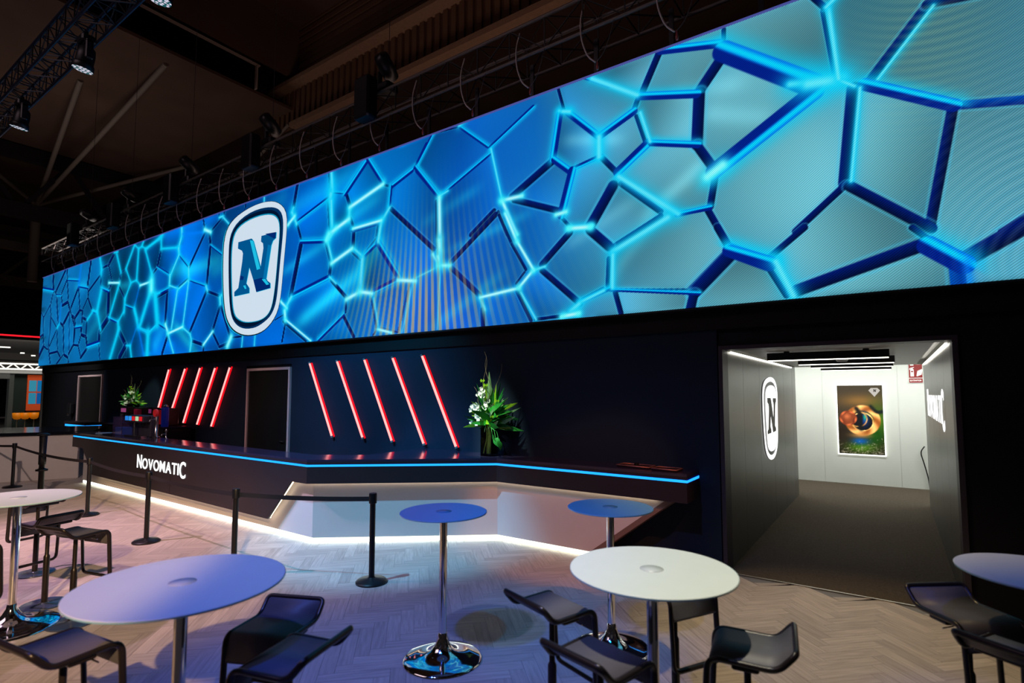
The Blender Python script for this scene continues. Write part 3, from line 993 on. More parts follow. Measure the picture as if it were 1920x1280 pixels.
# ------------------------------------------------------------------ the setting
WY = 6.67            # face of the long black wall
TX0, TX1, TZ = -1.62, 0.485, 2.56      # passage opening
def floor_material():
    m = bpy.data.materials.new('oak_herringbone'); m.use_nodes = True
    nt = m.node_tree; b = nt.nodes['Principled BSDF']
    at = nt.nodes.new('ShaderNodeAttribute'); at.attribute_name = 'plank_tone'
    uv = nt.nodes.new('ShaderNodeUVMap'); uv.uv_map = 'plank'
    mp = nt.nodes.new('ShaderNodeMapping'); mp.inputs['Scale'].default_value = (2.2, 26, 1)
    nz = nt.nodes.new('ShaderNodeTexNoise'); nz.inputs['Scale'].default_value = 1.6; nz.inputs['Detail'].default_value = 5
    nt.links.new(uv.outputs[0], mp.inputs['Vector']); nt.links.new(mp.outputs[0], nz.inputs['Vector'])
    rp = nt.nodes.new('ShaderNodeValToRGB')
    rp.color_ramp.elements[0].position = .32; rp.color_ramp.elements[0].color = (.80,.78,.76,1)
    rp.color_ramp.elements[1].position = .68; rp.color_ramp.elements[1].color = (1.06,1.05,1.04,1)
    nt.links.new(nz.outputs['Fac'], rp.inputs['Fac'])
    mx = nt.nodes.new('ShaderNodeMixRGB'); mx.blend_type = 'MULTIPLY'; mx.inputs['Fac'].default_value = 1
    nt.links.new(at.outputs['Color'], mx.inputs['Color1']); nt.links.new(rp.outputs['Color'], mx.inputs['Color2'])
    nt.links.new(mx.outputs['Color'], b.inputs['Base Color'])
    b.inputs['Roughness'].default_value = .55
    b.inputs['Specular IOR Level'].default_value = .25
    return m

def build_floor():
    W, Ln = .115, .52
    x0, x1, y0, y1 = -29.5, 3.2, -2.6, WY+.02
    c45 = math.sqrt(.5)
    vs = []; fs = []; uvs = []; tone = []
    g = .0011
    rad = 42
    def plank(x, y, w, h, horiz):
        cx, cy = x+w/2, y+h/2
        X = (cx-cy)*c45-13; Y = (cx+cy)*c45+2
        if not (x0 < X < x1 and y0 < Y < y1-.0): return
        o = len(vs)
        quad = [(x+g,y+g),(x+w-g,y+g),(x+w-g,y+h-g),(x+g,y+h-g)]
        for (a, b) in quad:
            vs.append(((a-b)*c45-13, min((a+b)*c45+2, y1), 0.0))
        fs.append((o,o+1,o+2,o+3))
        r1, r2 = random.random()*9, random.random()*9
        for (a, b) in quad:
            u, v = (a-x, b-y) if horiz else (b-y, a-x)
            uvs.append((u+r1*3, v+r2))
        k = random.choice([.90,.94,.97,1,1,1.03,1.06])*random.uniform(.96,1.04)
        base = random.choice([(.50,.44,.385),(.48,.422,.37),(.515,.455,.397)])
        tone.extend([(base[0]*k, base[1]*k, base[2]*k, 1)]*4)
    for i in range(-330, 330):
        for j in range(-62, 63):
            ox, oy = i*W+j*Ln, i*W-j*Ln
            if abs(ox-0) > rad or abs(oy) > rad: continue
            X = (ox-oy)*c45-13; Y = (ox+oy)*c45+2
            if not (x0-1 < X < x1+1 and y0-1 < Y < y1+1): continue
            plank(ox, oy, Ln, W, True)
            plank(ox, oy+W, W, Ln, False)
    me = bpy.data.meshes.new('floor')
    o = len(vs)
    big = [(-60,-9,-.02),(8,-9,-.02),(8,40,-.02),(-60,40,-.02),(-60,-9,-.004),(8,-9,-.004),(8,40,-.004),(-60,40,-.004)]
    me.from_pydata(vs+big, [], fs+[(o,o+3,o+2,o+1),(o+4,o+5,o+6,o+7)])
    uvl = me.uv_layers.new(name='plank')
    arr = np.zeros((len(me.loops), 2), np.float32); arr[:len(uvs)] = uvs
    uvl.data.foreach_set('uv', arr.ravel())
    ca = me.color_attributes.new('plank_tone', 'FLOAT_COLOR', 'CORNER')
    t = np.full((len(me.loops), 4), .20, np.float32); t[:, 3] = 1; t[:len(tone)] = tone
    ca.data.foreach_set('color', t.ravel())
    me.materials.append(floor_material())
    me.update()
    ob = bpy.data.objects.new('floor', me); COL.objects.link(ob); tag(ob, kind='structure')

def panel_material(name, col, rough, seam=1.09, axis='Y', spec=.4):
    """wall cladding with fine upright joints"""
    m = mat(name, col, rough, noise=.12, nscale=3, spec=spec)
    return m

def build_room():
    build_floor()
    black = mat('wall_black', L(11,13,22), .62, noise=.25, nscale=1.5, spec=.25)
    navy = mat('wall_navy', L(24,36,54), .70, noise=.15, nscale=1.2, spec=.2)
    w = MB()
    w.box((-25.94, WY, 0), (TX0-.045, WY+.22, 6.3))
    w.box((TX1+.045, WY, 0), (6.5, WY+.22, 6.3))
    w.box((TX0-.045, WY, TZ+.045), (TX1+.045, WY+.22, 6.3))
    struct('wall_back', w, black)
    # lower cladding behind the bar, a touch bluer, under a black fascia
    p = MB(); p.box((-20.15, WY-.03, .02), (-11.93, WY-.002, 2.80)); p.box((-10.2, WY-.03, .02), (TX0-.06, WY-.002, 2.80)); p.box((-11.93, WY-.03, 2.66), (-10.2, WY-.002, 2.80))
    struct('trim_1', p, navy)
    f = MB(); f.box((-25.94, WY-.07, 2.80), (6.5, WY-.002, 3.04))
    struct('trim_2', f, mat('fascia_black', L(10,10,15), .6, noise=.2, spec=.25))
    # reveal round the passage
    r = MB()
    r.box((TX0-.045, WY-.035, 0), (TX0, WY+.22, TZ+.045)); r.box((TX1, WY-.035, 0), (TX1+.045, WY+.22, TZ+.045)); r.box((TX0, WY-.035, TZ), (TX1, WY+.22, TZ+.045))
    struct('trim_3', r, mat('reveal', L(46,40,52), .45, noise=.1))
    e = MB(); e.box((-26.10, WY-.02, 0), (-25.94, WY+.24, 3.04))
    struct('trim_4', e, mat('wall_edge', L(150,150,140), .4, noise=.1))
    # passage
    met = mat('passage_cladding', L(98,98,92), .33, metal=.35, noise=.10, nscale=2.5)
    jt = mat('joint_dark', L(30,30,28), .7)
    def side(x, d, name, ys, y_end):
        mb = MB(); y = WY+.22; edges = [y]+ys+[y_end]
        for a, b in zip(edges, edges[1:]):
            x0, x1 = (x-.08, x) if d < 0 else (x, x+.08)
            mb.box((x0, a+.003, 0), (x1, b-.003, TZ+.12))
        struct(name, mb, met)
        j = MB()
        x0, x1 = (x-.09, x-.004) if d < 0 else (x+.004, x+.09)
        j.box((x0, WY+.22, 0), (x1, y_end, TZ+.1))
        return j
    ja = side(TX0, -1, 'wall_left', [7.70, 8.78, 9.86, 10.94, 12.0], 12.46)
    jb = side(TX1, 1, 'wall_right', [7.88, 9.0, 10.2, 11.5], 12.55)
    struct('trim_5', ja, jt); struct('trim_6', jb, jt)
    b = MB()
    for a, c in ((-5,-2.9),(-2.9,-1.35),(-1.35,.1),(.1,1.4),(1.4,4)):
        b.box((a+.002, 14.68, 0), (c-.002, 14.8, 3.2))
    b.box((-5, 14.69, 0), (4, 14.85, 3.2))
    struct('wall_rear', b, mat('passage_white', L(214,214,206), .6, noise=.05, nscale=2))
    c = MB(); c.box((TX0+.12, WY+.22, TZ), (TX1-.12, 11.9, TZ+.08)); c.box((TX0-.1, WY+.2, TZ+.09), (TX1+.1, 12.0, TZ+.17)); c.box((-5, 12.0, 3.0), (4, 14.85, 3.1)); c.box((-5,11.9,2.56),(4,12.0,3.1))
    struct('ceiling', c, mat('passage_ceiling', L(190,190,182), .45, noise=.05))
    s = MB(); s.box((-5.1, 12.4, 0), (-5, 14.8, 3.1)); s.box((4, 12.4, 0), (4.1, 14.8, 3.1)); s.box((-5, 12.40, 0), (TX0-.08, 12.48, 3.1)); s.box((TX1+.08, 12.46, 0), (4, 12.54, 3.1))
    struct('wall_corridor', s, mat('passage_white', (1,1,1,1)))
    k = MB(); k.box((TX0, WY-.005, 0), (TX1, 12.5, .006)); k.box((-5, 12.5, 0), (4, 14.68, .006))
    cm = mat('carpet', L(92,82,70), .95, noise=.35, nscale=45, bump=.6, spec=.1)
    struct('floor_passage', k, cm)
    t = MB(); t.box((TX0, WY-.03, 0), (TX1, WY-.005, .008))
    struct('trim_7', t, mat('threshold_metal', L(150,140,120), .35, metal=.8))
    # doors in the black wall
    for k, (x0, x1, zt) in enumerate(((-22.30, -20.25, 2.64), (-11.89, -10.24, 2.60))):
        fr = MB(); q = .055
        fr.box((x0, WY-.05, 0), (x0+q, WY-.001, zt)); fr.box((x1-q, WY-.05, 0), (x1, WY-.001, zt)); fr.box((x0+q, WY-.05, zt-q), (x1-q, WY-.001, zt))
        d = MB(); d.bbox((x0+q, WY-.022, .01), (x1-q, WY-.003, zt-q), .003)
        do = struct('door_%d' % (k+1), d, mat('door_black', L(24,24,24), .30, noise=.1, spec=.5))
        fr.build('door_frame', mat('door_frame', L(190,165,168), .45), do)
        h = MB(); h.tube([(x1-.16, WY-.02, 1.05), (x1-.16, WY-.07, 1.05), (x1-.30, WY-.07, 1.05)], .011, 8)
        h.build('door_handle', mat('steel_dark', L(70,70,74), .35, metal=1), do)

def build_hall():
    brown = mat('hall_roof', L(70,52,44), .9, noise=.3, nscale=.5, spec=.1)
    rib = mat('hall_ribbed', L(84,60,46), .85, noise=.2, nscale=.7, spec=.1)
    dk = mat('hall_dark', L(24,20,20), .9, noise=.2, spec=.1)
    st = mat('hall_steel', L(78,70,64), .8, noise=.2, spec=.2)
    c = MB(); c.box((-75, -12, 17.6), (10, 60, 17.8)); struct('ceiling_hall', c, brown)
    # roof bay in front of the deep beam
    b = MB(); b.box((-60, -6, 14.0), (-20.4, 13.0, 14.12)); b.box((-20.3, -6, 15.3), (-20.1, 13, 17.6))
    struct('trim_8', b, brown)
    b = MB(); b.box((-20.40, 3.5, 14.12), (-20.34, 11.25, 15.08)); struct('trim_9', b, mat('void_black', L(3,3,3), 1, spec=0))
    b = MB(); b.box((-20.36, -4, 15.08), (-20.2, 11.4, 15.12)); b.box((-20.36, 11.25, 14.1), (-20.2, 11.30, 15.1)); struct('trim_10', b, mat('hall_pale', L(120,104,96), .8))
    # deep cross beam behind the display: ribbed skirt, ledge, board
    m = MB()
    n = 0
    for x in np.arange(-22.3, 8, .36):
        m.box((x, 12.96, 13.32), (x+.20, 13.05, 14.9))
    m.box((-22.5, 13.05, 13.3), (8, 13.1, 17.6))
    for z in np.arange(15.1, 17.5, .30):
        m.box((-22.3, 13.0, z), (8, 13.05, z+.18))
    struct('trim_11', m, rib)
    m = MB(); m.box((-22.4, 12.5, 14.86), (8, 13.05, 15.02)); m.box((-20.2, 12.7, 13.12), (8, 13.1, 13.32)); struct('trim_12', m, mat('hall_ledge', L(104,78,60), .8, noise=.2))
    # far roof girder across the hall
    def girder(name, x, z0, z1, y0, y1, step, w):
        m = MB(); m.bar((x,y0,z0),(x,y1,z0), w, w*1.6); m.bar((x,y0,z1),(x,y1,z1), w, w*1.4)
        y = y0; k = 0
        while y < y1-.01:
            a, b_ = (z0, z1) if k % 2 == 0 else (z1, z0)
            m.bar((x,y,a),(x,y+step,b_), w*.45); y += step; k += 1
        return struct(name, m, st if name != 'trim_13' else dk)
    girder('trim_13', -34, 10.8, 13.6, -4, 30, 1.9, .45)
    girder('trim_14', -46, 9.2, 11.8, -4, 34, 2.2, .4)
    m = MB(); m.box((-47, -4, 12.2), (-46.6, 34, 12.9)); m.box((-40.5, -4, 10.1), (-40, 34, 10.55)); struct('trim_15', m, st)
    # struts fanning from one node under the roof bay
    m = MB()
    for e in ((-21.2,8.4,14.0),(-25.0,7.0,14.0),(-34.5,4.6,14.0),(-30,13.0,13.9)):
        m.tube([(-37.5, 8.9, 12.2), e], .10, 8)
    m.tube([(-37.5, 8.9, 12.2), (-37.5, 8.9, 8.0)], .22, 8)
    m.tube([(-25.5, 13.6, 12.6), (-20.5, 12.9, 13.4)], .07, 8)
    struct('trim_16', m, mat('hall_tube', L(84,72,64), .8))
    w = MB(); w.box((-64, -10, 0), (-63.8, 50, 17)); w.box((-64, 49.8, 0), (10, 50, 17))
    struct('wall_hall', w, mat('hall_wall', L(40,38,36), .9, noise=.3, nscale=.3))

# ------------------------------------------------------------------ bar counter
def band_xy(off=0.0):
    """front line of the bar, seen from above, pushed out by off"""
    return [(-15.62, 4.60-off), (-6.57-off*.4, 4.545-off), (-4.56-off*.1, 6.165-off), (-1.92, 6.165-off)]

def strip(pts, z0, z1, th=.012, inward=True):
    """an upright strip along a line, thickness to the rear"""
    mb = MB(); n = len(pts)
    off = []
    for i in range(n):
        a = Vector(pts[max(i-1,0)]); b = Vector(pts[min(i+1,n-1)])
        t = (b-a).normalized(); nn = Vector((-t.y, t.x))
        off.append(Vector(pts[i])+nn*th)
    vs = []
    for p, q in zip(pts, off):
        vs += [(p[0],p[1],z0),(p[0],p[1],z1),(q[0],q[1],z1),(q[0],q[1],z0)]
    fs = [(0,1,2,3), (4*n-4,4*n-1,4*n-2,4*n-3)]
    for i in range(n-1):
        for k in range(4):
            k2 = (k+1)%4
            fs.append((4*i+k, 4*(i+1)+k, 4*(i+1)+k2, 4*i+k2))
    mb.add(vs, fs)
    return mb

def build_bar():
    root = thing('bar_counter', 'long angular bar counter with dark top, blue light line and white glowing base', 'bar counter')
    A, B, Cc, D = band_xy()
    topz, botz = 1.146, .822
    dark = mat('bar_laminate', L(38,32,36), .42, noise=.12, nscale=3, spec=.35)
    topm = mat('bar_top', L(44,38,60), .12, noise=.1, nscale=2, spec=.9)
    top = MB(); top.prism([A, B, Cc, D, (-1.92,6.63), (-6.37,6.63), (-6.37,5.42), (-7.05,4.98), (-15.62,5.14)], topz-.03, topz)
    top.build('countertop', topm, root)
    up = strip([A,B,Cc,D,(-1.92,6.6)], 1.082, topz-.03, .03); up.build('upper_edge', dark, root)
    lowp = strip([(A[0],A[1]),B,Cc,D,(-1.92,6.6)], botz, 1.048, .03)
    low = lowp.build('front_band', dark, root)
    # deep part of the band that dips towards the floor on the left wing
    dz = MB()
    xs = [(-14.95,.885),(-14.35,.285),(-7.49,.235),(-6.93,.80),(-6.60,.815),(-6.60,.83),(-15.62,.885)]
    n = len(xs)
    yf = lambda x: A[1]+(B[1]-A[1])*(x-A[0])/(B[0]-A[0])
    P2 = [(-14.97,.83),(-14.35,.285),(-7.49,.235),(-6.93,.815),(-6.93,.83)]
    P2 = [(-14.97,.83),(-14.33,.285),(-10.6,.261)]
    for (quad) in ([(-14.97,.823),(-14.33,.285),(-10.62,.2615),(-10.62,.823)], [(-10.61,.823),(-10.61,.2614),(-7.49,.235),(-6.93,.823)]):
        k = len(quad)
        vs = [(x, yf(x), z) for x, z in quad]+[(x, yf(x)+.03, z) for x, z in quad]
        dz.add(vs, [tuple(range(k)), tuple(range(2*k-1,k-1,-1))]+[(i,i+k,(i+1)%k+k,(i+1)%k) for i in range(k)])
    dz.build('front_panel', dark, root)
    # blue light line
    blue = glow('bar_blue_line', L(30,150,255), 1.9)
    bl = strip([(A[0]+.06,A[1]-.006),(B[0],B[1]-.006),(Cc[0],Cc[1]-.006),(D[0]+.006,D[1]-.006),(-1.914,6.62)], 1.050, 1.078, .01)
    bl.build('light_line', blue, root)
    sh = strip([A,B,Cc,D,(-1.92,6.6)], 1.04, 1.09, .012)
    for i, p in enumerate(sh.v): sh.v[i] = (p[0], p[1]+.016, p[2])
    sh.build('light_groove', glow('bar_blue_groove', L(6,20,150), .8), root)
    # white lower body, set back
    white = mat('bar_white', L(205,200,196), .45, noise=.04, nscale=2, spec=.3)
    q = .13
    a2, b2, c2 = (-15.30, 4.60+q), (-6.60+.0, 4.545+q), (-4.62, 6.165+q-.03)
    lw = strip([a2, (-10.6,yf(-10.6)+q)], .075, 1.0, .02); lw.build('base_panel', white, root)
    lw = strip([(-10.594,yf(-10.6)+q), b2], .075, 1.0, .02); lw.build('base_panel', white, root)
    lw = strip([b2, c2], .075, 1.0, .02); lw.build('base_panel', white, root)
    r = MB(); y = c2[1]
    vs = [(c2[0],y,.075),(-3.18,y,.075),(-2.18,y,.83),(-2.18,y,1.0),(c2[0],y,1.0)]
    vs2 = [(x, yy+.02, z) for x, yy, z in vs]
    r.add(vs+vs2, [(0,1,2,3,4),(9,8,7,6,5)]+[(i,i+5,(i+1)%5+5,(i+1)%5) for i in range(5)])
    r.build('base_panel', white, root)
    # raking end board of the right wing
    e = MB(); e.add([(-3.18,y-.0,.075),(-2.18,y-.0,.83),(-2.08,y,.83),(-3.08,y,.075),(-3.18,y+.5,.075),(-2.18,y+.5,.83),(-2.08,y+.5,.83),(-3.08,y+.5,.075)],
        [(0,3,2,1),(4,5,6,7),(0,1,5,4),(1,2,6,5),(2,3,7,6),(3,0,4,7)])
    e.build('end_board', mat('bar_end', L(120,96,84), .5, noise=.1), root)
    # warm light under the band and along the floor
    warm = glow('bar_base_light', L(246,255,238), 4.5)
    bs = strip([(a2[0],a2[1]+.012),(b2[0],b2[1]+.012),(c2[0],c2[1]+.012),(-3.20,y+.012)], .012, .060, .02); bs.build('base_light', warm, root)
    pl = strip([(a2[0],a2[1]+.04),(b2[0],b2[1]+.04),(c2[0],c2[1]+.04),(-3.1,y+.04)], 0, .075, .02); pl.build('plinth', mat('plinth_white', L(225,222,214), .5), root)
    warm2 = glow('bar_edge_light', L(255,226,190), 6.0)
    el = strip([(-6.93,yf(-6.93)+.085),(b2[0],b2[1]-.045),(c2[0],c2[1]-.045),(-2.3,y-.045)], .826, .836, .012); el.build('edge_light', warm2, root)
    el = MB(); el.bar((-14.30,yf(-14.3)+.07,.292),(-7.52,yf(-7.5)+.07,.242), .012); el.build('edge_light', warm2, root)
    sl = MB(); sl.bar((-7.52,yf(-7.5)+.07,.262),(-6.95,yf(-6.95)+.07,.838), .012); sl.build('edge_light', warm2, root)
    # carcass behind
    k = MB(); k.prism([(-15.2,4.8),(-6.75,4.75),(-4.7,6.4),(-3.25,6.4),(-3.25,6.6),(-6.30,6.6),(-6.30,5.5),(-7.0,5.0),(-15.2,5.1)], 0.0, 1.1)
    k.build('carcass', mat('bar_carcass', L(14,13,16), .7), root)
    # lit name on the left wing
    lm = glow('sign_white', L(255,255,255), 1.6)
    for mb in wordmark(.30, 1.98, .006, lambda u, d, v: (-12.02+u, yf(-12.02+u)-.008+d, .575+v)):
        mb.build('sign_letter', lm, root)

def build_neon():
    core = glow('neon_core', L(255,150,146), 2.0)
    halom = mat('neon_halo', L(150,14,26), .5, emit=L(255,16,32), estr=.9); capm = mat('neon_cap', L(110,105,105), .5)
    left = [(323,302),(349,344),(376,371),(404,401),(435,401)]
    # top x, foot x, top z, foot z along the wall
    sets = [[(-15.62,-16.27,2.69,1.43),(-14.72,-15.57,2.69,1.30),(-13.95,-14.72,2.69,1.30),(-13.22,-14.01,2.67,1.28),(-12.55,-13.32,2.665,1.26)],
            [(-9.52,-8.76,2.65,1.225),(-8.66,-7.88,2.66,1.235),(-7.88,-7.12,2.665,1.215),(-7.14,-6.36,2.67,1.205),(-6.43,-5.66,2.68,1.195)]]
    names = ['first from the left','second from the left','middle','second from the right','rightmost']
    for g, rows in enumerate(sets):
        for i, (xt, xb, zt, zb) in enumerate(rows):
            t = thing('neon_tube', 'slanted red neon tube, %s of the five leaning %s' % (names[i], 'right' if g == 0 else 'left'),
                      'neon light', (xb, WY-.03, zb), 0, 'red neon tubes on the bar wall leaning '+('right' if g == 0 else 'left'))
            e = (xt-xb, 0, zt-zb)
            d = Vector(e).normalized()
            MB().bar((0,-.020,0), (e[0],-.020,e[2]), .075, .036).build('halo_bar', halom, t)  # glowing bar behind the tube paints its red halo
            MB().tube([(0,-.055,0), (e[0],-.055,e[2])], 0.020, 12).build('tube', core, t)
            for p in (Vector((0,-.055,0)), Vector((e[0],-.055,e[2]))):
                MB().tube([p-d*.016, p+d*.016], .026, 12).build('end_cap', capm, t)

def build_bar_things():
    z = 1.146
    steel = mat('steel', L(190,190,196), .22, metal=1); blackp = mat('black_plastic', L(22,22,26), .35)
    # clear box
    t = thing('acrylic_box', 'clear acrylic box tinted violet standing at the far end of the bar', 'box', (-13.72, 4.95, z))
    b = MB(); b.box((-.24,-.14,0),(.24,-.13,.40)); b.box((-.24,.13,0),(.24,.14,.40)); b.box((-.24,-.13,0),(-.23,.13,.40)); b.box((.23,-.13,0),(.24,.13,.40)); b.box((-.23,-.13,0),(.23,.13,.008))
    b.build('shell', mat('acrylic', L(196,170,240), .05, trans=.85, ior=1.3), t)
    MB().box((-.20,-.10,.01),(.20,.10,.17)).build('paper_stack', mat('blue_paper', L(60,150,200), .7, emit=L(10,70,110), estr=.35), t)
    MB().box((-.22,.0,.22),(.22,.02,.245)).build('shelf_bar', blackp, t)
    # papers
    o = MB(); 
    for k in range(5): o.box((-.2+.01*k,-.13,.004*k),(.2+.012*k,.13,.004*k+.0032))
    tag(o.build('paper_stack', mat('paper', L(170,200,225), .7), loc=(-14.55,4.88,z)), 'flat stack of pale papers lying left of the clear acrylic box', 'papers')
    # soda dispenser
    t = thing('drink_dispenser', 'grey post-mix drink dispenser with five coloured buttons on the bar', 'drink dispenser', (-12.98, 5.0, z))
    b = MB(); b.bbox((-.45,-.02,0),(.45,.14,.44),.015); b.bbox((-.45,-.16,.30),(.45,-.02,.44),.015); b.build('body', mat('dispenser_grey', L(58,58,70), .4, metal=.3), t)
    MB().box((-.42,-.17,0),(.42,-.02,.03)).build('drip_tray', steel, t)
    MB().tube([(0-.1,-.1,.03),(-.1,-.1,.30)], .022, 10).build('post', steel, t)
    cols = [L(40,150,255),L(50,170,255),L(225,30,40),L(190,235,190),L(225,30,40)]
    for k in range(5):
        x = -.34+.17*k
        MB().bbox((x-.062,-.175,.335),(x+.062,-.158,.425),.006).build('button', mat('button_%d' % k, cols[k], .4, emit=cols[k], estr=.55), t)
        MB().tube([(x,-.09,.30),(x,-.09,.25)], .018, 8).build('nozzle', blackp, t)
    # beer tap
    t = thing('beer_tap', 'tall chrome beer tap column with round red badge on the bar', 'beer tap', (-12.36, 5.02, z))
    MB().lathe([(.07,0),(.07,.02),(.07,.02),(.032,.03),(.032,.42),(.036,.43)], 20).build('column', steel, t)
    MB().lathe([(.001,-.025),(.075,-.025),(.075,-.025),(.08,0),(.075,.025),(.075,.025),(.001,.025)], 24).build('badge', mat('tap_badge', L(190,40,44), .3, emit=L(120,20,24), estr=.4), t, (0,-.02,.50), (R(90),0,0))
    MB().tube([(0,-.03,.38),(0,-.12,.37),(0,-.13,.32)], .012, 8).build('spout', steel, t)
    t = thing('tap_handle', 'small chrome tap standing right of the tall beer tap column', 'tap', (-11.98, 5.05, z))
    MB().lathe([(.03,0),(.012,.01),(.012,.12),(.03,.15),(.0001,.19)], 14).build('handle', steel, t)
    MB().tube([(0,0,.09),(0,-.08,.09),(0,-.085,.05)], .008, 8).build('spout', steel, t)
    # back bar with coffee machines
    t = thing('back_bar', 'low black back bar cabinet standing behind the drink machines', 'cabinet', (-16.0, 6.2, 0))
    MB().bbox((-1.9,-.3,0),(1.85,.33,1.21),.01).build('body', mat('cabinet_black2', L(12,12,15), .4), t)
    MB().bbox((-1.92,-.32,1.21),(1.87,.34,1.25),.008).build('top', mat('bar_top', (1,1,1,1)), t)
    for k in range(4): MB().tube([(-1.5+.9*k,-.32,.75),(-1.5+.9*k,-.32,.95)], .01, 8).build('handle', steel, t)
    for k, (x, lab) in enumerate(((-16.55,'wide black coffee machine with magenta side on the back bar, the left one'),(-14.98,'black coffee machine with bright red front on the back bar, right of the other'))):
        t = thing('coffee_machine', lab, 'coffee machine', (x, 6.15, 1.25), 0, 'coffee machines on the back bar')
        w = .70 if k == 0 else .34
        MB().bbox((-w,-.05,0),(w,.3,.43),.02).build('body', blackp, t)
        MB().bbox((-w*.4,-.22,.27),(w*.35,-.05,.45),.01).build('brew_head', mat('dark_gloss', L(14,12,16), .2), t)
        MB().box((-w*.22,-.228,.31),(w*.2,-.221,.41)).build('display', mat('machine_display', L(200,90,150), .4, emit=L(150,60,130) if k == 0 else L(70,110,200), estr=.3), t)
        c = L(120,14,44) if k == 0 else L(200,24,30)
        MB().bbox((w*.38,-.09,.04),(w*.92,-.045,.39),.01).build('side_panel', mat('machine_red_%d' % k, c, .4, emit=c, estr=.12), t)
        MB().bbox((-w*.85,-.09,.04),(-w*.42,-.045,.39),.01).build('side_panel', mat('machine_grey', L(58,44,56), .4), t)
        MB().box((-w*.5,-.25,0),(w*.4,-.06,.035)).build('drip_tray', steel, t)
        MB().tube([(-.03,-.15,.27),(-.03,-.15,.20)], .02, 8).build('spout', steel, t)
    t = thing('canister', 'tall blue canister with silver lid at the end of the back bar', 'canister', (-14.38, 6.02, 1.25))
    MB().lathe([(.07,0),(.08,.02),(.08,.44),(.07,.46)], 20).build('body', mat('canister_blue', L(30,42,120), .35, emit=L(20,40,150), estr=.12, noise=.3, nscale=30), t)
    MB().lathe([(.05,.46),(.062,.48),(.062,.51),(.0001,.53)], 20).build('lid', steel, t)
    # strip-lit return at the far end
    t = thing('return_counter', 'short dark counter with a blue light strip beside the far door', 'counter', (-20.6, 6.40, 0))
    MB().bbox((-.85,-.3,0),(.85,.26,1.03),.01).build('body', mat('bar_laminate', (1,1,1,1)), t)
    MB().bbox((-.87,-.32,1.09),(.87,.26,1.17),.006).build('top', mat('bar_laminate', (1,1,1,1)), t)
    MB().box((-.84,-.305,1.03),(.84,.2,1.09)).build('light_line', glow('bar_blue_line', (1,1,1,1)), t)
    # soap dispenser on the wall
    t = thing('hand_dispenser', 'black hand sanitiser dispenser mounted on the wall beside the far door', 'dispenser', (-22.75, WY, 1.35))
    MB().bbox((-.16,-.14,0),(.16,0,.36),.03).build('body', blackp, t)
    MB().bbox((-.06,-.16,-.05),(.06,-.05,0),.01).build('nozzle', steel, t)
    # shallow trays at the right end
    for k, (x, y, w, lab) in enumerate(((-2.62, 6.42, .21, 'flat copper edged tray, the larger of two at the right bar end'), (-2.21, 6.36, .15, 'small copper edged tray at the very right bar end'))):
        t = thing('serving_tray', lab, 'tray', (x, y, z), R(-4), 'copper edged trays on the bar')
        MB().bbox((-w,-.10,.0),(w,.10,.012),.004).build('plate', mat('tray_dark', L(30,22,28), .3), t)
        rm = MB(); rm.tube([(-w,-.10,.02),(w,-.10,.02),(w,.10,.02),(-w,.10,.02)], .009, 8, True); rm.build('rim', mat('copper', L(150,104,104), .5, metal=.6), t)
        if k == 0:
            MB().tube([(0,.02,.012),(0,.02,.05)], .03, 12).build('knob', blackp, t)

def clear_glass():
    m = bpy.data.materials.new('vase_glass'); m.use_nodes = True
    nt = m.node_tree
    for n in list(nt.nodes): nt.nodes.remove(n)
    o = nt.nodes.new('ShaderNodeOutputMaterial'); mx = nt.nodes.new('ShaderNodeMixShader'); t = nt.nodes.new('ShaderNodeBsdfTransparent'); g = nt.nodes.new('ShaderNodeBsdfGlossy')
    fr = nt.nodes.new('ShaderNodeFresnel'); fr.inputs['IOR'].default_value = 1.45
    t.inputs['Color'].default_value = (.90,.93,.90,1); g.inputs['Roughness'].default_value = .05
    nt.links.new(fr.outputs[0], mx.inputs[0]); nt.links.new(t.outputs[0], mx.inputs[1]); nt.links.new(g.outputs[0], mx.inputs[2]); nt.links.new(mx.outputs[0], o.inputs['Surface'])
    return m

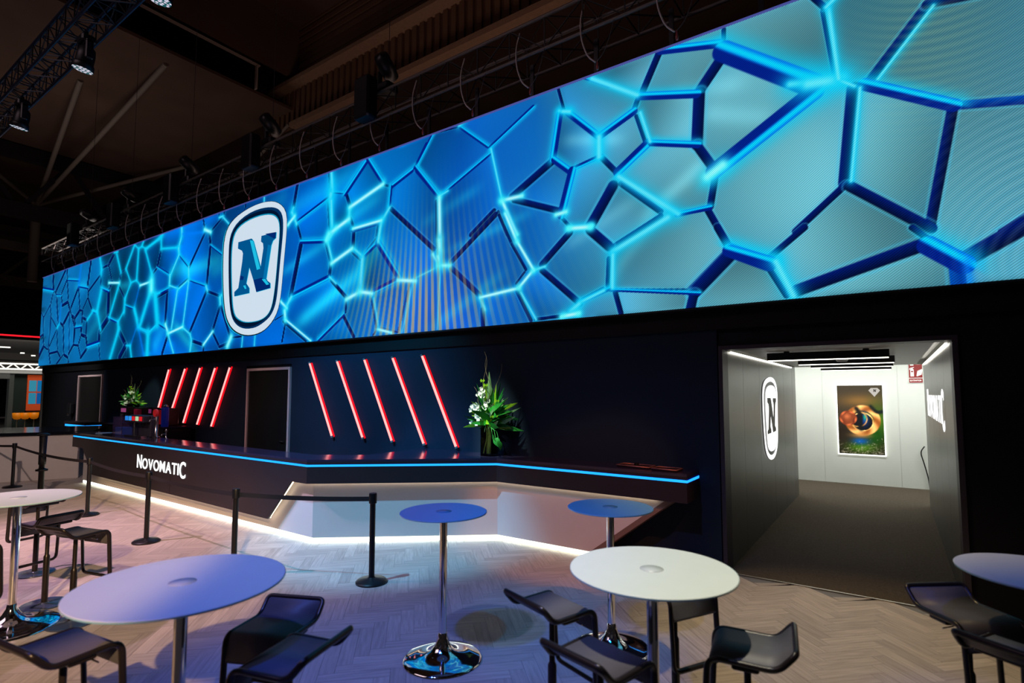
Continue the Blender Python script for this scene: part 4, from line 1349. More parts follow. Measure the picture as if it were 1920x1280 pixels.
def build_flowers():
    leafm = {k: mat('leaf_'+k, c, .45, noise=.35, nscale=14, spec=.4) for k, c in dict(dark=L(20,110,36), mid=L(48,158,56), pale=L(150,200,140), lime=L(150,205,40)).items()}
    bloom = mat('bloom_white', L(232,236,222), .6, noise=.12, nscale=40)
    def blade(mb, o, d, ln, w, bend, twist):
        d = Vector(d).normalized(); o = Vector(o)
        side = d.cross(Vector((math.cos(twist), math.sin(twist), .2))).normalized()
        nrm = side.cross(d)
        pts = []
        for i in range(8):
            t = i/7
            p = o+d*(ln*t)+nrm*(bend*t*t)
            ww = w*math.sin(PI*min(1, .12+.88*t)**.8)*.5+.001
            pts.append((p-side*ww, p+nrm*(-.12*ww), p+side*ww))
        vs = [q for p in pts for q in p]
        fs = []
        for i in range(7):
            fs += [(3*i,3*i+1,3*i+4,3*i+3),(3*i+1,3*i+2,3*i+5,3*i+4)]
        mb.add(vs, fs, True)
    def arrangement(root, z0, s, vase_h, rs):
        rnd = random.Random(rs)
        top = Vector((0,0,z0))
        sets = {'dark': MB(), 'mid': MB(), 'pale': MB(), 'lime': MB()}
        # tall blades
        for ang, tilt, ln, w, kind in ((.2,.02,.78,.11,'pale'),(2.9,.34,.66,.10,'mid'),(3.3,.20,.60,.06,'lime'),(.1,.16,.55,.12,'dark'),(.15,.36,.66,.07,'mid'),(.5,.30,.72,.06,'pale'),(-.3,.42,.60,.08,'dark'),(2.7,.12,.6,.07,'lime'),(1.6,.2,.6,.09,'mid'),(.0,.26,.62,.05,'lime'),(3.0,.5,.42,.07,'pale')):
            d = (math.sin(tilt)*math.cos(ang), math.sin(tilt)*math.sin(ang)*.6, math.cos(tilt))
            blade(sets[kind], top-Vector(d)*.05, d, ln*s, w*s, .05*s, rnd.uniform(0,6))
        # feathery side leaves
        for k in range(190):
            ang = rnd.uniform(0, 2*PI); tilt = rnd.uniform(.45, 1.85)
            d = (math.sin(tilt)*math.cos(ang), math.sin(tilt)*math.sin(ang)*.55, math.cos(tilt))
            o = top+Vector((rnd.uniform(-.07,.07), rnd.uniform(-.05,.05), rnd.uniform(-.02,.16)))*s
            blade(sets[rnd.choice(['dark','dark','mid','mid','pale','lime'])], o, d, rnd.uniform(.18,.40)*s, rnd.uniform(.03,.09)*s, rnd.uniform(-.08,.02), rnd.uniform(0,6))
        for k, mb in sets.items():
            mb.build('leaves', leafm[k], root)
        # blossoms
        b = MB()
        for (x, zz, n, sp) in ((-.10,.12,26,.09),(-.20,.22,9,.06),(-.06,.42,9,.05),(-.17,.05,9,.05),(.02,.26,7,.06)):
            for k in range(n):
                c = top+Vector((x+rnd.gauss(0,sp*.5), -.09+rnd.gauss(0,.03), zz+rnd.gauss(0,sp*.5)))*s
                for a in range(5):
                    th = 2*PI*a/5+rnd.random()
                    v = Vector((math.cos(th), -.5, math.sin(th)))*.034*s
                    q = Vector((-math.sin(th), 0, math.cos(th)))*.018*s
                    b.add([c, c+v*.6+q, c+v, c+v*.6-q], [(0,1,2,3)])
        b.build('blossoms', bloom, root)
        y = MB()
        for (x, zz) in ((-.075,.60),(-.02,.54),(-.14,.02),(.04,.0),(.17,.33),(.0,.2),(.08,.12)):
            c = top+Vector((x,-.06,zz))*s
            for a in range(8):
                th = 2*PI*a/8
                v = Vector((math.cos(th)*.035, -.01, math.sin(th)*.022))*s
                y.add([c, c+v+Vector((0,0,.008)), c+v*1.2, c+v-Vector((0,0,.008))], [(0,1,2,3)])
            y.tube([c, top+Vector((x*.3,0,0))*s], .004*s, 5)
        y.build('green_buds', leafm['lime'], root)
        tw = MB()
        for (x, zz, wob) in ((-.10,1.0,.05),(-.03,.92,-.04),(-.27,.52,.03),(.20,.82,.03)):
            p = [top+Vector((x*t*(1.0)+wob*math.sin(t*9), -.02, zz*t))*s for t in np.linspace(0,1,16)]
            tw.tube(p, [.006*s*(1-.75*t) for t in np.linspace(0,1,16)], 5)
        tw.build('curly_twigs', mat('twig', L(120,104,84), .8, noise=.3), root)
    # tall glass vase near the bend of the bar
    t = thing('flower_vase', 'tall square glass vase with white lilies and tall green leaves on the bar', 'flower vase', (-4.83, 6.36, 1.146))
    b = MB(); w, h = .095, .40
    b.box((-w,-w,0),(w,w,.03)); b.box((-w,-w,.03),(w,-w+.008,h)); b.box((-w,w-.008,.03),(w,w,h)); b.box((-w,-w+.008,.03),(-w+.008,w-.008,h)); b.box((w-.008,-w+.008,.03),(w,w-.008,h))
    b.build('vase', clear_glass(), t)
    st = MB(); rnd = random.Random(3)
    for k in range(40):
        a = (rnd.uniform(-.07,.07), rnd.uniform(-.07,.07), .035); c = (rnd.uniform(-.04,.04), rnd.uniform(-.04,.04), .46)
        st.tube([a, ((a[0]+c[0])/2+rnd.uniform(-.01,.01), (a[1]+c[1])/2, .25), c], .0085, 6)
    st.build('stems', mat('stem', L(140,165,80), .5, noise=.3, nscale=20), t)
    lv = MB()
    for k in range(3):
        x = .13+.06*k
        lv.tube([(.05,-.06,.42),(x*.8,-.1,.40-.02*k),(x,-.11,.30-.04*k)], .004, 5)
        blade(lv, (x,-.11,.31-.04*k), (.25,-.1,-.55), .13, .10, .02, 1.0+k)
    lv.build('trailing_leaves', leafm['mid'], t)
    arrangement(t, .44, 1.08, .4, 11)
    # second arrangement behind the coffee machines
    t = thing('flower_bowl', 'low green flower arrangement standing on top of the coffee machine', 'flower arrangement', (-16.6, 6.14, 1.68), R(69))
    MB().lathe([(.0001,0),(.14,0),(.19,.09),(.19,.09),(.17,.09),(.12,.02)], 24).build('bowl', mat('bowl_dark', L(20,20,24), .3), t)
    arrangement(t, .06, .80, .1, 23)

def build_desk():
    t = thing('reception_desk', 'white reception desk with thin black overhanging top at the far left', 'desk', (-16.27, 4.94, 0), math.atan2(-.905,-.424))
    # local +x runs along the front, local +y... points into the desk
    MB().bbox((0,-2.2,.0),(4.4,0,1.06),.01).build('body', mat('desk_white', L(200,192,186), .5, noise=.04), t)
    MB().bbox((-.25,-2.65,1.06),(4.6,.05,1.13),.008).build('top', mat('desk_top', L(14,16,24), .12, spec=.6), t)

# ------------------------------------------------------------------ barrier posts
def build_stanchions():
    m = mat('stanchion_black', L(18,18,21), .38, noise=.1, nscale=20, spec=.45)
    belt = mat('belt_black', L(20,16,20), .75, noise=.1, nscale=60)
    P = [(-4.72,4.10),(-6.22,3.385),(-8.53,3.40),(-11.19,3.55),(-15.85,3.64),(-18.6,3.1)]
    labs = ['black belt barrier end post standing in front of the white bar panel',
            'black belt barrier post rising behind the blue-white front round table',
            'black belt barrier post with round base standing below the lit sign on the bar',
            'black belt barrier post with round base near the left end of the bar',
            'black belt barrier post with round base in front of the white reception desk',
            'black belt barrier post at the far left edge beyond the reception desk']
    def add_belt(root, a, b):
        n = 14; pts = []
        d = Vector((b[0]-a[0], b[1]-a[1], 0)); ln = d.length
        sag = .012*ln
        for i in range(n+1):
            t = i/n
            pts.append((d.x*t, d.y*t, .895-4*sag*t*(1-t)))
        MB().ribbon(pts, .05).build('belt', belt, root)
    root = thing('barrier_post', labs[0], 'barrier post', (*P[0],0), 0, 'belt barrier posts in front of the bar')
    MB().lathe([(.0001,0),(.168,0),(.168,0),(.17,.018),(.17,.018),(.15,.035),(.05,.05),(.035,.06)], 36).build('base', m, root)
    MB().lathe([(.031,.05),(.031,.86)], 20).build('post', m, root)
    MB().lathe([(.031,.845),(.043,.85),(.043,.85),(.043,.945),(.040,.957),(.040,.957),(.0001,.958)], 20).build('belt_head', m, root)
    roots = [root]
    for i in range(1, len(P)):
        roots.append(dup(root, (*P[i],0), 0, labs[i]))
    for i in range(len(P)-1): add_belt(roots[i], P[i], P[i+1])
    t = thing('tall_post', 'taller thick black post with two collars in front of the reception desk', 'post', (-14.05, 3.66, 0))
    MB().lathe([(.0001,0),(.24,0),(.24,0),(.24,.02),(.06,.04)], 32).build('base', m, t)
    MB().lathe([(.048,.03),(.048,.62),(.062,.63),(.062,.82),(.056,.83),(.066,1.20)], 20).build('shaft', m, t)
    for zz, r in ((.50,.10),(1.20,.105)):
        MB().lathe([(.05,zz-.01),(r,zz),(r,zz),(r,zz+.03),(r,zz+.03),(.05,zz+.05),(.0001,zz+.055)], 24).build('collar', m, t)

# ------------------------------------------------------------------ tables and stools
def build_tables():
    chrome = mat('chrome', L(225,225,228), .07, metal=1)
    T = [(-2.93,3.262,.34,.305,'frosted','round bar table with violet blue frosted top standing alone in the middle'),
         (-1.93,4.17,.345,.31,'frosted','round bar table with plain blue frosted top by the right end of the bar'),
         (-1.08,2.84,.43,.36,'white','round bar table with glowing white top in front, stools around it'),
         (-2.90,1.325,.47,.38,'white','large round bar table, white fading to blue top, at the left front'),
         (-6.42,1.52,.45,.36,'white','round bar table with pale grey top cut off at the left edge'),
         (.60,3.93,.36,.31,'white','round bar table with slate blue top cut off at the right edge')]
    tops = {'frosted': mat('glass_frosted', L(104,150,192), .42, noise=.03, spec=.5), 'white': mat('glass_white', L(206,212,204), .38, noise=.03, spec=.45)}
    edge = mat('glass_edge', L(150,205,215), .15, spec=.6)
    hubs = {'frosted': mat('hub_blue', L(84,124,164), .4), 'white': mat('hub_pale', L(188,194,188), .4)}
    for (x, y, r, rb, kind, lab) in T:
        t = thing('bar_table', lab, 'table', (x,y,0), 0, 'round bar tables')
        top = MB().lathe([(.0001,1.112),(r-.004,1.112),(r-.004,1.112),(r,1.115),(r,1.121),(r-.004,1.124),(r-.004,1.124),(.0001,1.124)], 72).build('tabletop', tops[kind], t)
        MB().lathe([(r+.0004,1.1145),(r+.0006,1.1215)], 72).build('glass_edge', edge, top)
        MB().lathe([(.0001,1.095),(.11,1.095),(.11,1.095),(.11,1.111)], 28).build('top_plate', chrome, t)
        MB().lathe([(.0001,1.1242),(.062,1.1242),(.062,1.1242),(.062,1.1249),(.0001,1.1249)], 28).build('hub_disc', hubs[kind], t)
        MB().lathe([(.030,.10),(.030,1.096)], 24).build('pole', chrome, t)
        MB().lathe([(.0001,0),(rb,0),(rb,0),(rb,.010),(rb*.93,.022),(rb*.70,.032),(rb*.48,.046),(rb*.30,.072),(rb*.18,.12),(.040,.17),(.034,.20),(.030,.205)], 64).build('base', chrome, t)

def fillet(pts, rad, n=6):
    """round the corners of an open or closed polyline"""
    out = []
    m = len(pts)
    for i in range(m):
        p = Vector(pts[i]); a = Vector(pts[i-1]); b = Vector(pts[(i+1) % m])
        r = rad[i] if isinstance(rad, (list, tuple)) else rad
        if r <= 0: out.append(p); continue
        da = (a-p); db = (b-p)
        ra = min(r, da.length*.49); rb = min(r, db.length*.49)
        s = p+da.normalized()*ra; e = p+db.normalized()*rb
        for k in range(n+1):
            t = k/n
            out.append(s*(1-t)**2+p*2*t*(1-t)+e*t*t)
    return out

def build_stools():
    blk = mat('stool_frame', L(40,34,34), .30, noise=.08, nscale=30, metal=.35, spec=.6)
    seatm = mat('stool_seat', L(84,81,86), .50, noise=.06, nscale=14, spec=.4)
    basem = mat('stool_base', L(56,66,90), .22, spec=.6)
    chrome = mat('steel', (1,1,1,1))
    w = .185
    def side_profile():
        # (forward, up) from the raised rear lip, across the seat, over the front roll and down
        return [(-.216,.088),(-.136,-.002),(.165,.006),(.192,-.42)]
    def make(zs, label, loc, rz):
        t = thing('bar_stool', label, 'stool', loc, rz, 'black bar stools round the tables')
        pr = side_profile()
        loop = [(-w,pr[0][0],pr[0][1]),(-w,pr[1][0],pr[1][1]),(-w,pr[2][0],pr[2][1]),(-w,pr[3][0],pr[3][1]),(w,pr[3][0],pr[3][1]),(w,pr[2][0],pr[2][1]),(w,pr[1][0],pr[1][1]),(w,pr[0][0],pr[0][1])]
        pts = fillet([Vector((x,y,z+zs)) for x,y,z in loop], [.03,.045,.06,.05,.05,.06,.045,.03], 6)
        MB().tube(pts, .0175, 10, True, ry=.0135).build('frame', blk, t)
        # seat sheet follows the frame
        prof = fillet([Vector((0,y,z+zs)) for y,z in [(-.208,.084),(-.133,.004),(.160,.012),(.184,-.125)]]+[], [0,.045,.06,0], 7)
        mb = MB(); n = len(prof); ww = w-.012
        vs = []
        for p in prof:
            vs += [(-ww,p.y,p.z+.006),(ww,p.y,p.z+.006),(ww,p.y,p.z-.006),(-ww,p.y,p.z-.006)]
        fs = []
        for i in range(n-1):
            for k in range(4):
                k2 = (k+1)%4
                fs.append((4*i+k,4*i+k2,4*(i+1)+k2,4*(i+1)+k))
        mb.add(vs, fs, True); mb.add(vs[:4], [(0,3,2,1)]); mb.add(vs[-4:], [(0,1,2,3)])
        mb.build('seat', seatm, t)
        u = MB(); u.bbox((-w+.005,-.06,zs-.035),(w-.005,.06,zs-.012),.006); u.build('seat_bracket', blk, t)
        MB().lathe([(.026,.02),(.026,.46),(.022,.47),(.022,.47),(.017,.48),(.017,zs-.03)], 18).build('lift_column', blk, t)
        MB().lathe([(.0001,0),(.188,0),(.188,0),(.19,.008),(.185,.014),(.185,.014),(.05,.017),(.03,.024),(.026,.03)], 48).build('base', basem, t)
        MB().tube([(.03,.03,zs-.03),(.14,.05,zs-.045),(.20,.055,zs-.05)], .0045, 6).build('lever', chrome, t)
        return t
    # x, y, seat height, heading of the front, label
    S = [(-6.10,1.86,.79,105,'black bar stool right of the left table, its footrest loop standing out to the right'),
         (-6.84,1.86,.79,193,'black bar stool behind the left table, raised seat lip towards the viewer'),
         (-8.10,2.10,.79,193,'black bar stool farthest back at the left, seat just under the pale table top'),
         (-6.16,1.11,.79,35,'black bar stool at the left edge, only its footrest showing'),
         (-3.42,1.02,.79,98,'black bar stool in the bottom left corner, grey seat seen from above'),
         (-2.99,1.88,.70,-66,'low black bar stool with tall dark lip, right of the front left table'),
         (-2.38,1.58,.81,-162,'blue lit black bar stool at the bottom edge, right of the front left table'),
         (-1.70,2.85,.79,70,'black bar stool left of the glowing white table, the farther of the two there'),
         (-1.19,2.44,.79,76,'black bar stool in front of the glowing white table, brownish grey seat, bottom edge'),
         (-1.22,3.60,.79,-29,'black bar stool half hidden behind the glowing white table, front roll showing'),
         (-.64,2.95,.79,-171,'black bar stool right of the glowing white table with round shadow on its seat'),
         (.30,4.12,.79,-51,'dark bar stool behind the right edge table, wide dark lip on top'),
         (.47,3.62,.79,58,'dark bar stool in the bottom right corner below the right edge table')]
    for (x, y, zs, a, lab) in S:
        make(zs, lab, (x,y,0), R(a-90))

# ------------------------------------------------------------------ the passage
def build_passage():
    blackm = mat('lamp_black', L(14,14,14), .4); lit = glow('lamp_white', L(255,250,238), 5.0)
    ys = [7.40,8.70,9.86,11.14]; names = ['nearest','second nearest','third nearest','farthest']
    for k, (y, x0, x1) in enumerate(zip(ys, (-1.265,-1.085,-1.05,-1.03), (-.008,.045,.029,.008))):
        t = thing('linear_lamp', 'black linear lamp hung under the passage ceiling, the %s of four' % names[k], 'ceiling lamp', (0,y,0), 0, 'linear lamps in the passage')
        MB().bbox((x0,-.035,2.455),(x1,.035,2.545),.004).build('housing', blackm, t)
        MB().box((x0+.01,-.028,2.447),(x1-.01,.028,2.4545)).build('diffuser', lit, t)
        h = MB()
        for x in (x0+.22, x1-.22): h.box((x-.03,-.02,2.545),(x+.03,.02,2.56))
        h.build('bracket', blackm, t)
    t = thing('smoke_detector', 'small white smoke detector between the linear lamps on the passage ceiling', 'smoke detector', (-.52,8.25,2.46))
    MB().lathe([(.0001,0),(.055,.0),(.07,.02),(.07,.035),(.07,.035),(.09,.05),(.09,.10)], 24).build('body', mat('white_plastic', L(220,220,215), .5), t)
    # light coves along both walls
    cove = glow('cove_light', L(255,250,240), 4.0)
    for nm, x0, x1, lab in (('left', TX0+.012, TX0+.032, 'thin light strip along the top of the left passage wall'), ('right', TX1-.032, TX1-.012, 'thin light strip along the top of the right passage wall')):
        tag(MB().box((x0, 6.95, TZ-.022), (x1, 11.8, TZ-.004)).build('light_strip', cove), lab, 'light strip')
    # lit emblem, left wall
    white = glow('sign_white', (1,1,1,1)); E = EMBLEM
    t = thing('lit_emblem', 'white glowing oval letter emblem on the left wall of the passage', 'sign', (TX0, 9.54, 1.655))
    def xf(u, v, l): return (.012+l, u*.745, v*.655)
    ring, face = emblem_parts(xf, None, None, None)
    back = MB()
    tri_face([xf(*p, -.004) for p in E['O']], E['O']).build('back_plate', mat('sign_back', L(60,60,58), .4), t)
    inn = [(p[0]*.93,p[1]*.95) for p in E['O']]
    ring(E['O'], [(p[0]*.86, p[1]*.89) for p in E['O']], .004).build('outer_ring', white, t)
    pl = tri_face([xf(*p, .006) for p in E['W']], E['W']).build('plate', white, t)
    tri_face([xf(p[0]*1.0, p[1], .010) for p in E['N']], E['N']).build('letter', mat('letter_dark', L(70,72,70), .5), pl)
    # lit name, right wall
    t = thing('lit_name_sign', 'white glowing name sign on the right wall of the passage', 'sign', (TX1, 11.55, 1.60))
    for mb in wordmark(.52, 3.55, .003, lambda u, d, v: (-.006+d, -u, v)):
        mb.build('sign_letter', white, t)
    # extinguisher sign
    t = thing('extinguisher_sign', 'red fire extinguisher sign high on the white rear wall reading EXTINTOR', 'sign', (.43, 14.665, 2.27))
    MB().box((-.125,-.004,0),(.125,.0,.50)).build('border', mat('sign_border', L(226,220,214), .5), t)
    redm = mat('sign_red', L(128,16,12), .5, emit=L(120,14,10), estr=.10); wh = mat('sign_icon', L(240,236,230), .5, emit=L(240,236,230), estr=.25)
    MB().box((-.118,-.008,.115),(.118,-.004,.49)).build('panel', redm, t)
    MB().box((-.118,-.008,.01),(.118,-.004,.10)).build('caption_panel', redm, t)
    ic = MB(); f = -.0105
    ic.flat([(-.09,f,.145),(-.03,f,.145),(-.03,f,.29),(-.045,f,.31),(-.075,f,.31),(-.09,f,.29)])
    ic.flat([(-.07,f,.31),(-.05,f,.31),(-.05,f,.335),(-.07,f,.335)]); ic.flat([(-.10,f,.325),(-.03,f,.345),(-.02,f,.335),(-.09,f,.315)]); ic.flat([(-.105,f,.29),(-.095,f,.29),(-.085,f,.325),(-.10,f,.325)])
    for k in range(4):
        x = .015+.022*k; ic.flat([(x,f,.15+.01*k),(x+.022,f,.145+.01*k),(x+.04,f,.25+.012*k),(x+.02,f,.27+.012*k)])
    ic.flat([(-.09,f,.38),(-.03,f,.38),(-.03,f,.47),(-.09,f,.47)]); ic.flat([(.02,f,.40),(.09,f,.40),(.055,f,.47)])
    ic.build('pictogram', wh, t)
    MB().flat([(-.08,-.0106,.235),(-.04,-.0106,.235),(-.04,-.0106,.265),(-.08,-.0106,.265)]).build('pictogram_label', redm, t)
    vs, fs = letters('EXTINTOR', .05, 0, .001)
    a = np.array(vs); ww = a[:,0].max()-a[:,0].min()
    mb = MB(); mb.add([((p[0]-a[:,0].min())/ww*.20-.10, -.0105, p[2]*.95+.038) for p in vs], fs); mb.build('caption', wh, t)
    # cable
    tag(MB().tube(fillet([Vector(p) for p in [(.52,14.62,.92),(.44,14.60,.80),(.50,14.60,.55),(.56,14.62,.25),(.58,14.64,.01)]], [0,.1,.1,.1,0], 6), .012, 8).build('cable', mat('cable_black', L(24,20,20), .6)), 'black cable hanging down the white rear wall beside the right passage wall', 'cable')
    build_poster()

def build_poster():
    t = thing('poster', 'backlit poster with copper rings on dark ground on the white rear wall', 'poster', (-.615, 14.66, 1.455))
    w, h = .435, .775
    MB().box((-w-.022,-.012,-h-.022),(w+.022,.0,h+.022)).build('light_frame', glow('poster_frame', L(250,255,246), 2.6), t)
    # the print: colours computed over a fine mesh
    nx, nz = 70, 122
    gx, gz = np.meshgrid(np.linspace(-1,1,nx), np.linspace(-1,1,nz))
    ax = gx*w/h
    col = np.zeros((nz,nx,3))+np.array([.20,.165,.12])
    col *= (1-.45*np.clip(-gz,0,1))[...,None]
    def blob(x,z,rx,rz,c,s):
        nonlocal col
        a = (s*np.exp(-((ax-x)/rx)**2-((gz-z)/rz)**2))[...,None]; col = col*(1-a)+np.array(c)*a
    blob(.0,.55,.5,.18,(.52,.36,.16),.7); blob(.45,-.05,.25,.5,(.22,.40,.05),.8); blob(.35,-.45,.2,.25,(.03,.24,.03),.9); blob(.0,-.80,.35,.16,(.26,.48,.04),.8); blob(-.02,-.62,.2,.10,(.03,.30,.60),.95); blob(-.5,-.3,.2,.3,(.12,.09,.06),.8)
    def ringf(x,z,r,th,c1,c2,s=1,k=5):
        nonlocal col
        d = np.hypot(ax-x, gz-z); an = np.arctan2(gz-z, ax-x)
        a = (s*smooth(th, th*.6, np.abs(d-r)))[...,None]
        m = (.5+.5*np.sin(an*k+d*14))[...,None]
        col = col*(1-a)+(np.array(c1)*m+np.array(c2)*(1-m))*a
    ringf(.05,-.02,.36,.10,(.95,.70,.40),(.55,.28,.10))
    blob(.0,-.45,.24,.07,(.72,.50,.26),.8)
    d = np.hypot(ax-.05, gz+.06); a = smooth(.27,.24,d)[...,None]; col = col*(1-a)+np.array([.05,.06,.08])*a
    blob(.10,.02,.09,.17,(.05,.22,.55),1.0); blob(.12,.08,.05,.09,(.10,.62,.42),.9)
    ringf(.05,-.06,.26,.018,(.95,.80,.5),(.7,.5,.25)); ringf(-.06,.02,.22,.02,(.9,.66,.36),(.7,.45,.2),.8)
    ringf(-.30,.04,.19,.035,(.74,.36,.20),(.40,.16,.08)); d = np.hypot(ax+.30, gz-.04); a = (smooth(.18,.15,d)*.9)[...,None]; col = col*(1-a)+np.array([.42,.17,.09])*a
    blob(-.33,.09,.10,.08,(.82,.44,.26),.6)
    for t_ in np.linspace(0,1,24): blob(-.10+.16*t_+.05*math.sin(t_*5), .34-.62*t_, .045, .05, (.07,.07,.07), .85)
    for t_ in np.linspace(0,1,20): blob(.26+.30*t_, .40-.10*math.sin(t_*3.1)-.14*t_, .04, .035, (.06,.09,.08), .85)
    rr = np.random.default_rng(4)
    for k in range(210):
        x = rr.uniform(-.55,.55); z = -1+abs(rr.normal(0,.16))+.02
        blob(x,z,.012,.012,(.62,.58,.50),rr.uniform(.25,.9))
    co = np.stack([gx*w, np.full_like(gx,-.0135), gz*h], -1).reshape(-1,3)
    fs = [(j*nx+i, j*nx+i+1, (j+1)*nx+i+1, (j+1)*nx+i) for j in range(nz-1) for i in range(nx-1)]
    mb = MB(); mb.v = [tuple(map(float,p)) for p in co]; mb.f = fs; mb.s = [False]*len(fs)
    o = mb.build('print', None, t)
    ca = o.data.color_attributes.new('ink', 'FLOAT_COLOR', 'POINT')
    rgba = np.ones((len(co),4), np.float32); rgba[:,:3] = lin(np.clip(col,0,1).reshape(-1,3)); ca.data.foreach_set('color', rgba.ravel())
    m = bpy.data.materials.new('poster_print'); m.use_nodes = True
    b = m.node_tree.nodes['Principled BSDF']; at = m.node_tree.nodes.new('ShaderNodeAttribute'); at.attribute_name = 'ink'
    m.node_tree.links.new(at.outputs['Color'], b.inputs['Base Color']); m.node_tree.links.new(at.outputs['Color'], b.inputs['Emission Color']); b.inputs['Emission Strength'].default_value = .75; b.inputs['Roughness'].default_value = .3
    o.data.materials.append(m)
    # small diamond emblem
    s = .11; c = (.285, .62)
    P = [(-1,.35),(-.55,.85),(.55,.85),(1,.35),(0,-.95)]
    di = MB(); di.flat([(c[0]+x*s, -.0142, c[1]+z*s) for x, z in P]); do = di.build('diamond_badge', glow('badge_pale', L(206,200,190)), t)
    tri_face([(c[0]+p[0]*s*.52+.005, -.0148, c[1]+.03+p[1]*s*.62) for p in EMBLEM['N']], EMBLEM['N']).build('badge_letter', glow('badge_dark', L(40,34,28)), do)

# ------------------------------------------------------------------ rigging overhead
def box_truss(root, x0, x1, half, step, chord, lace, names=('chord','lacing')):
    """square lattice truss along x, centred on the local axis"""
    c = MB()
    for sy in (-1,1):
        for sz in (-1,1):
            c.tube([(x0,sy*half,sz*half),(x1,sy*half,sz*half)], chord, 8)
    l = MB(); n = max(1, round((x1-x0)/step)); st = (x1-x0)/n
    for k in range(n):
        a, b = x0+k*st, x0+(k+1)*st
        f = 1 if k % 2 == 0 else -1
        for s in (-1,1):
            l.bar((a,s*half,-f*half),(b,s*half,f*half), lace); l.bar((a,-f*half,s*half),(b,f*half,s*half), lace)
        for s in (-1,1): l.bar((a,s*half,-half),(a,s*half,half), lace); l.bar((a,-half,s*half),(a,half,s*half), lace)
    return c, l

def led_lens():
    m = bpy.data.materials.new('led_lens'); m.use_nodes = True
    nt = m.node_tree; b = nt.nodes['Principled BSDF']; b.inputs['Base Color'].default_value = L(20,60,66); b.inputs['Roughness'].default_value = .15
    tc = nt.nodes.new('ShaderNodeTexCoord'); v = nt.nodes.new('ShaderNodeTexVoronoi'); v.inputs['Scale'].default_value = 15; v.inputs['Randomness'].default_value = .45
    rp = nt.nodes.new('ShaderNodeValToRGB')
    rp.color_ramp.elements[0].position = .36; rp.color_ramp.elements[0].color = (.9,.82,1,1); rp.color_ramp.elements[1].position = .5; rp.color_ramp.elements[1].color = (.01,.10,.11,1)
    nt.links.new(tc.outputs['Object'], v.inputs['Vector']); nt.links.new(v.outputs['Distance'], rp.inputs['Fac'])
    nt.links.new(rp.outputs['Color'], b.inputs['Emission Color']); b.inputs['Emission Strength'].default_value = .8
    return m

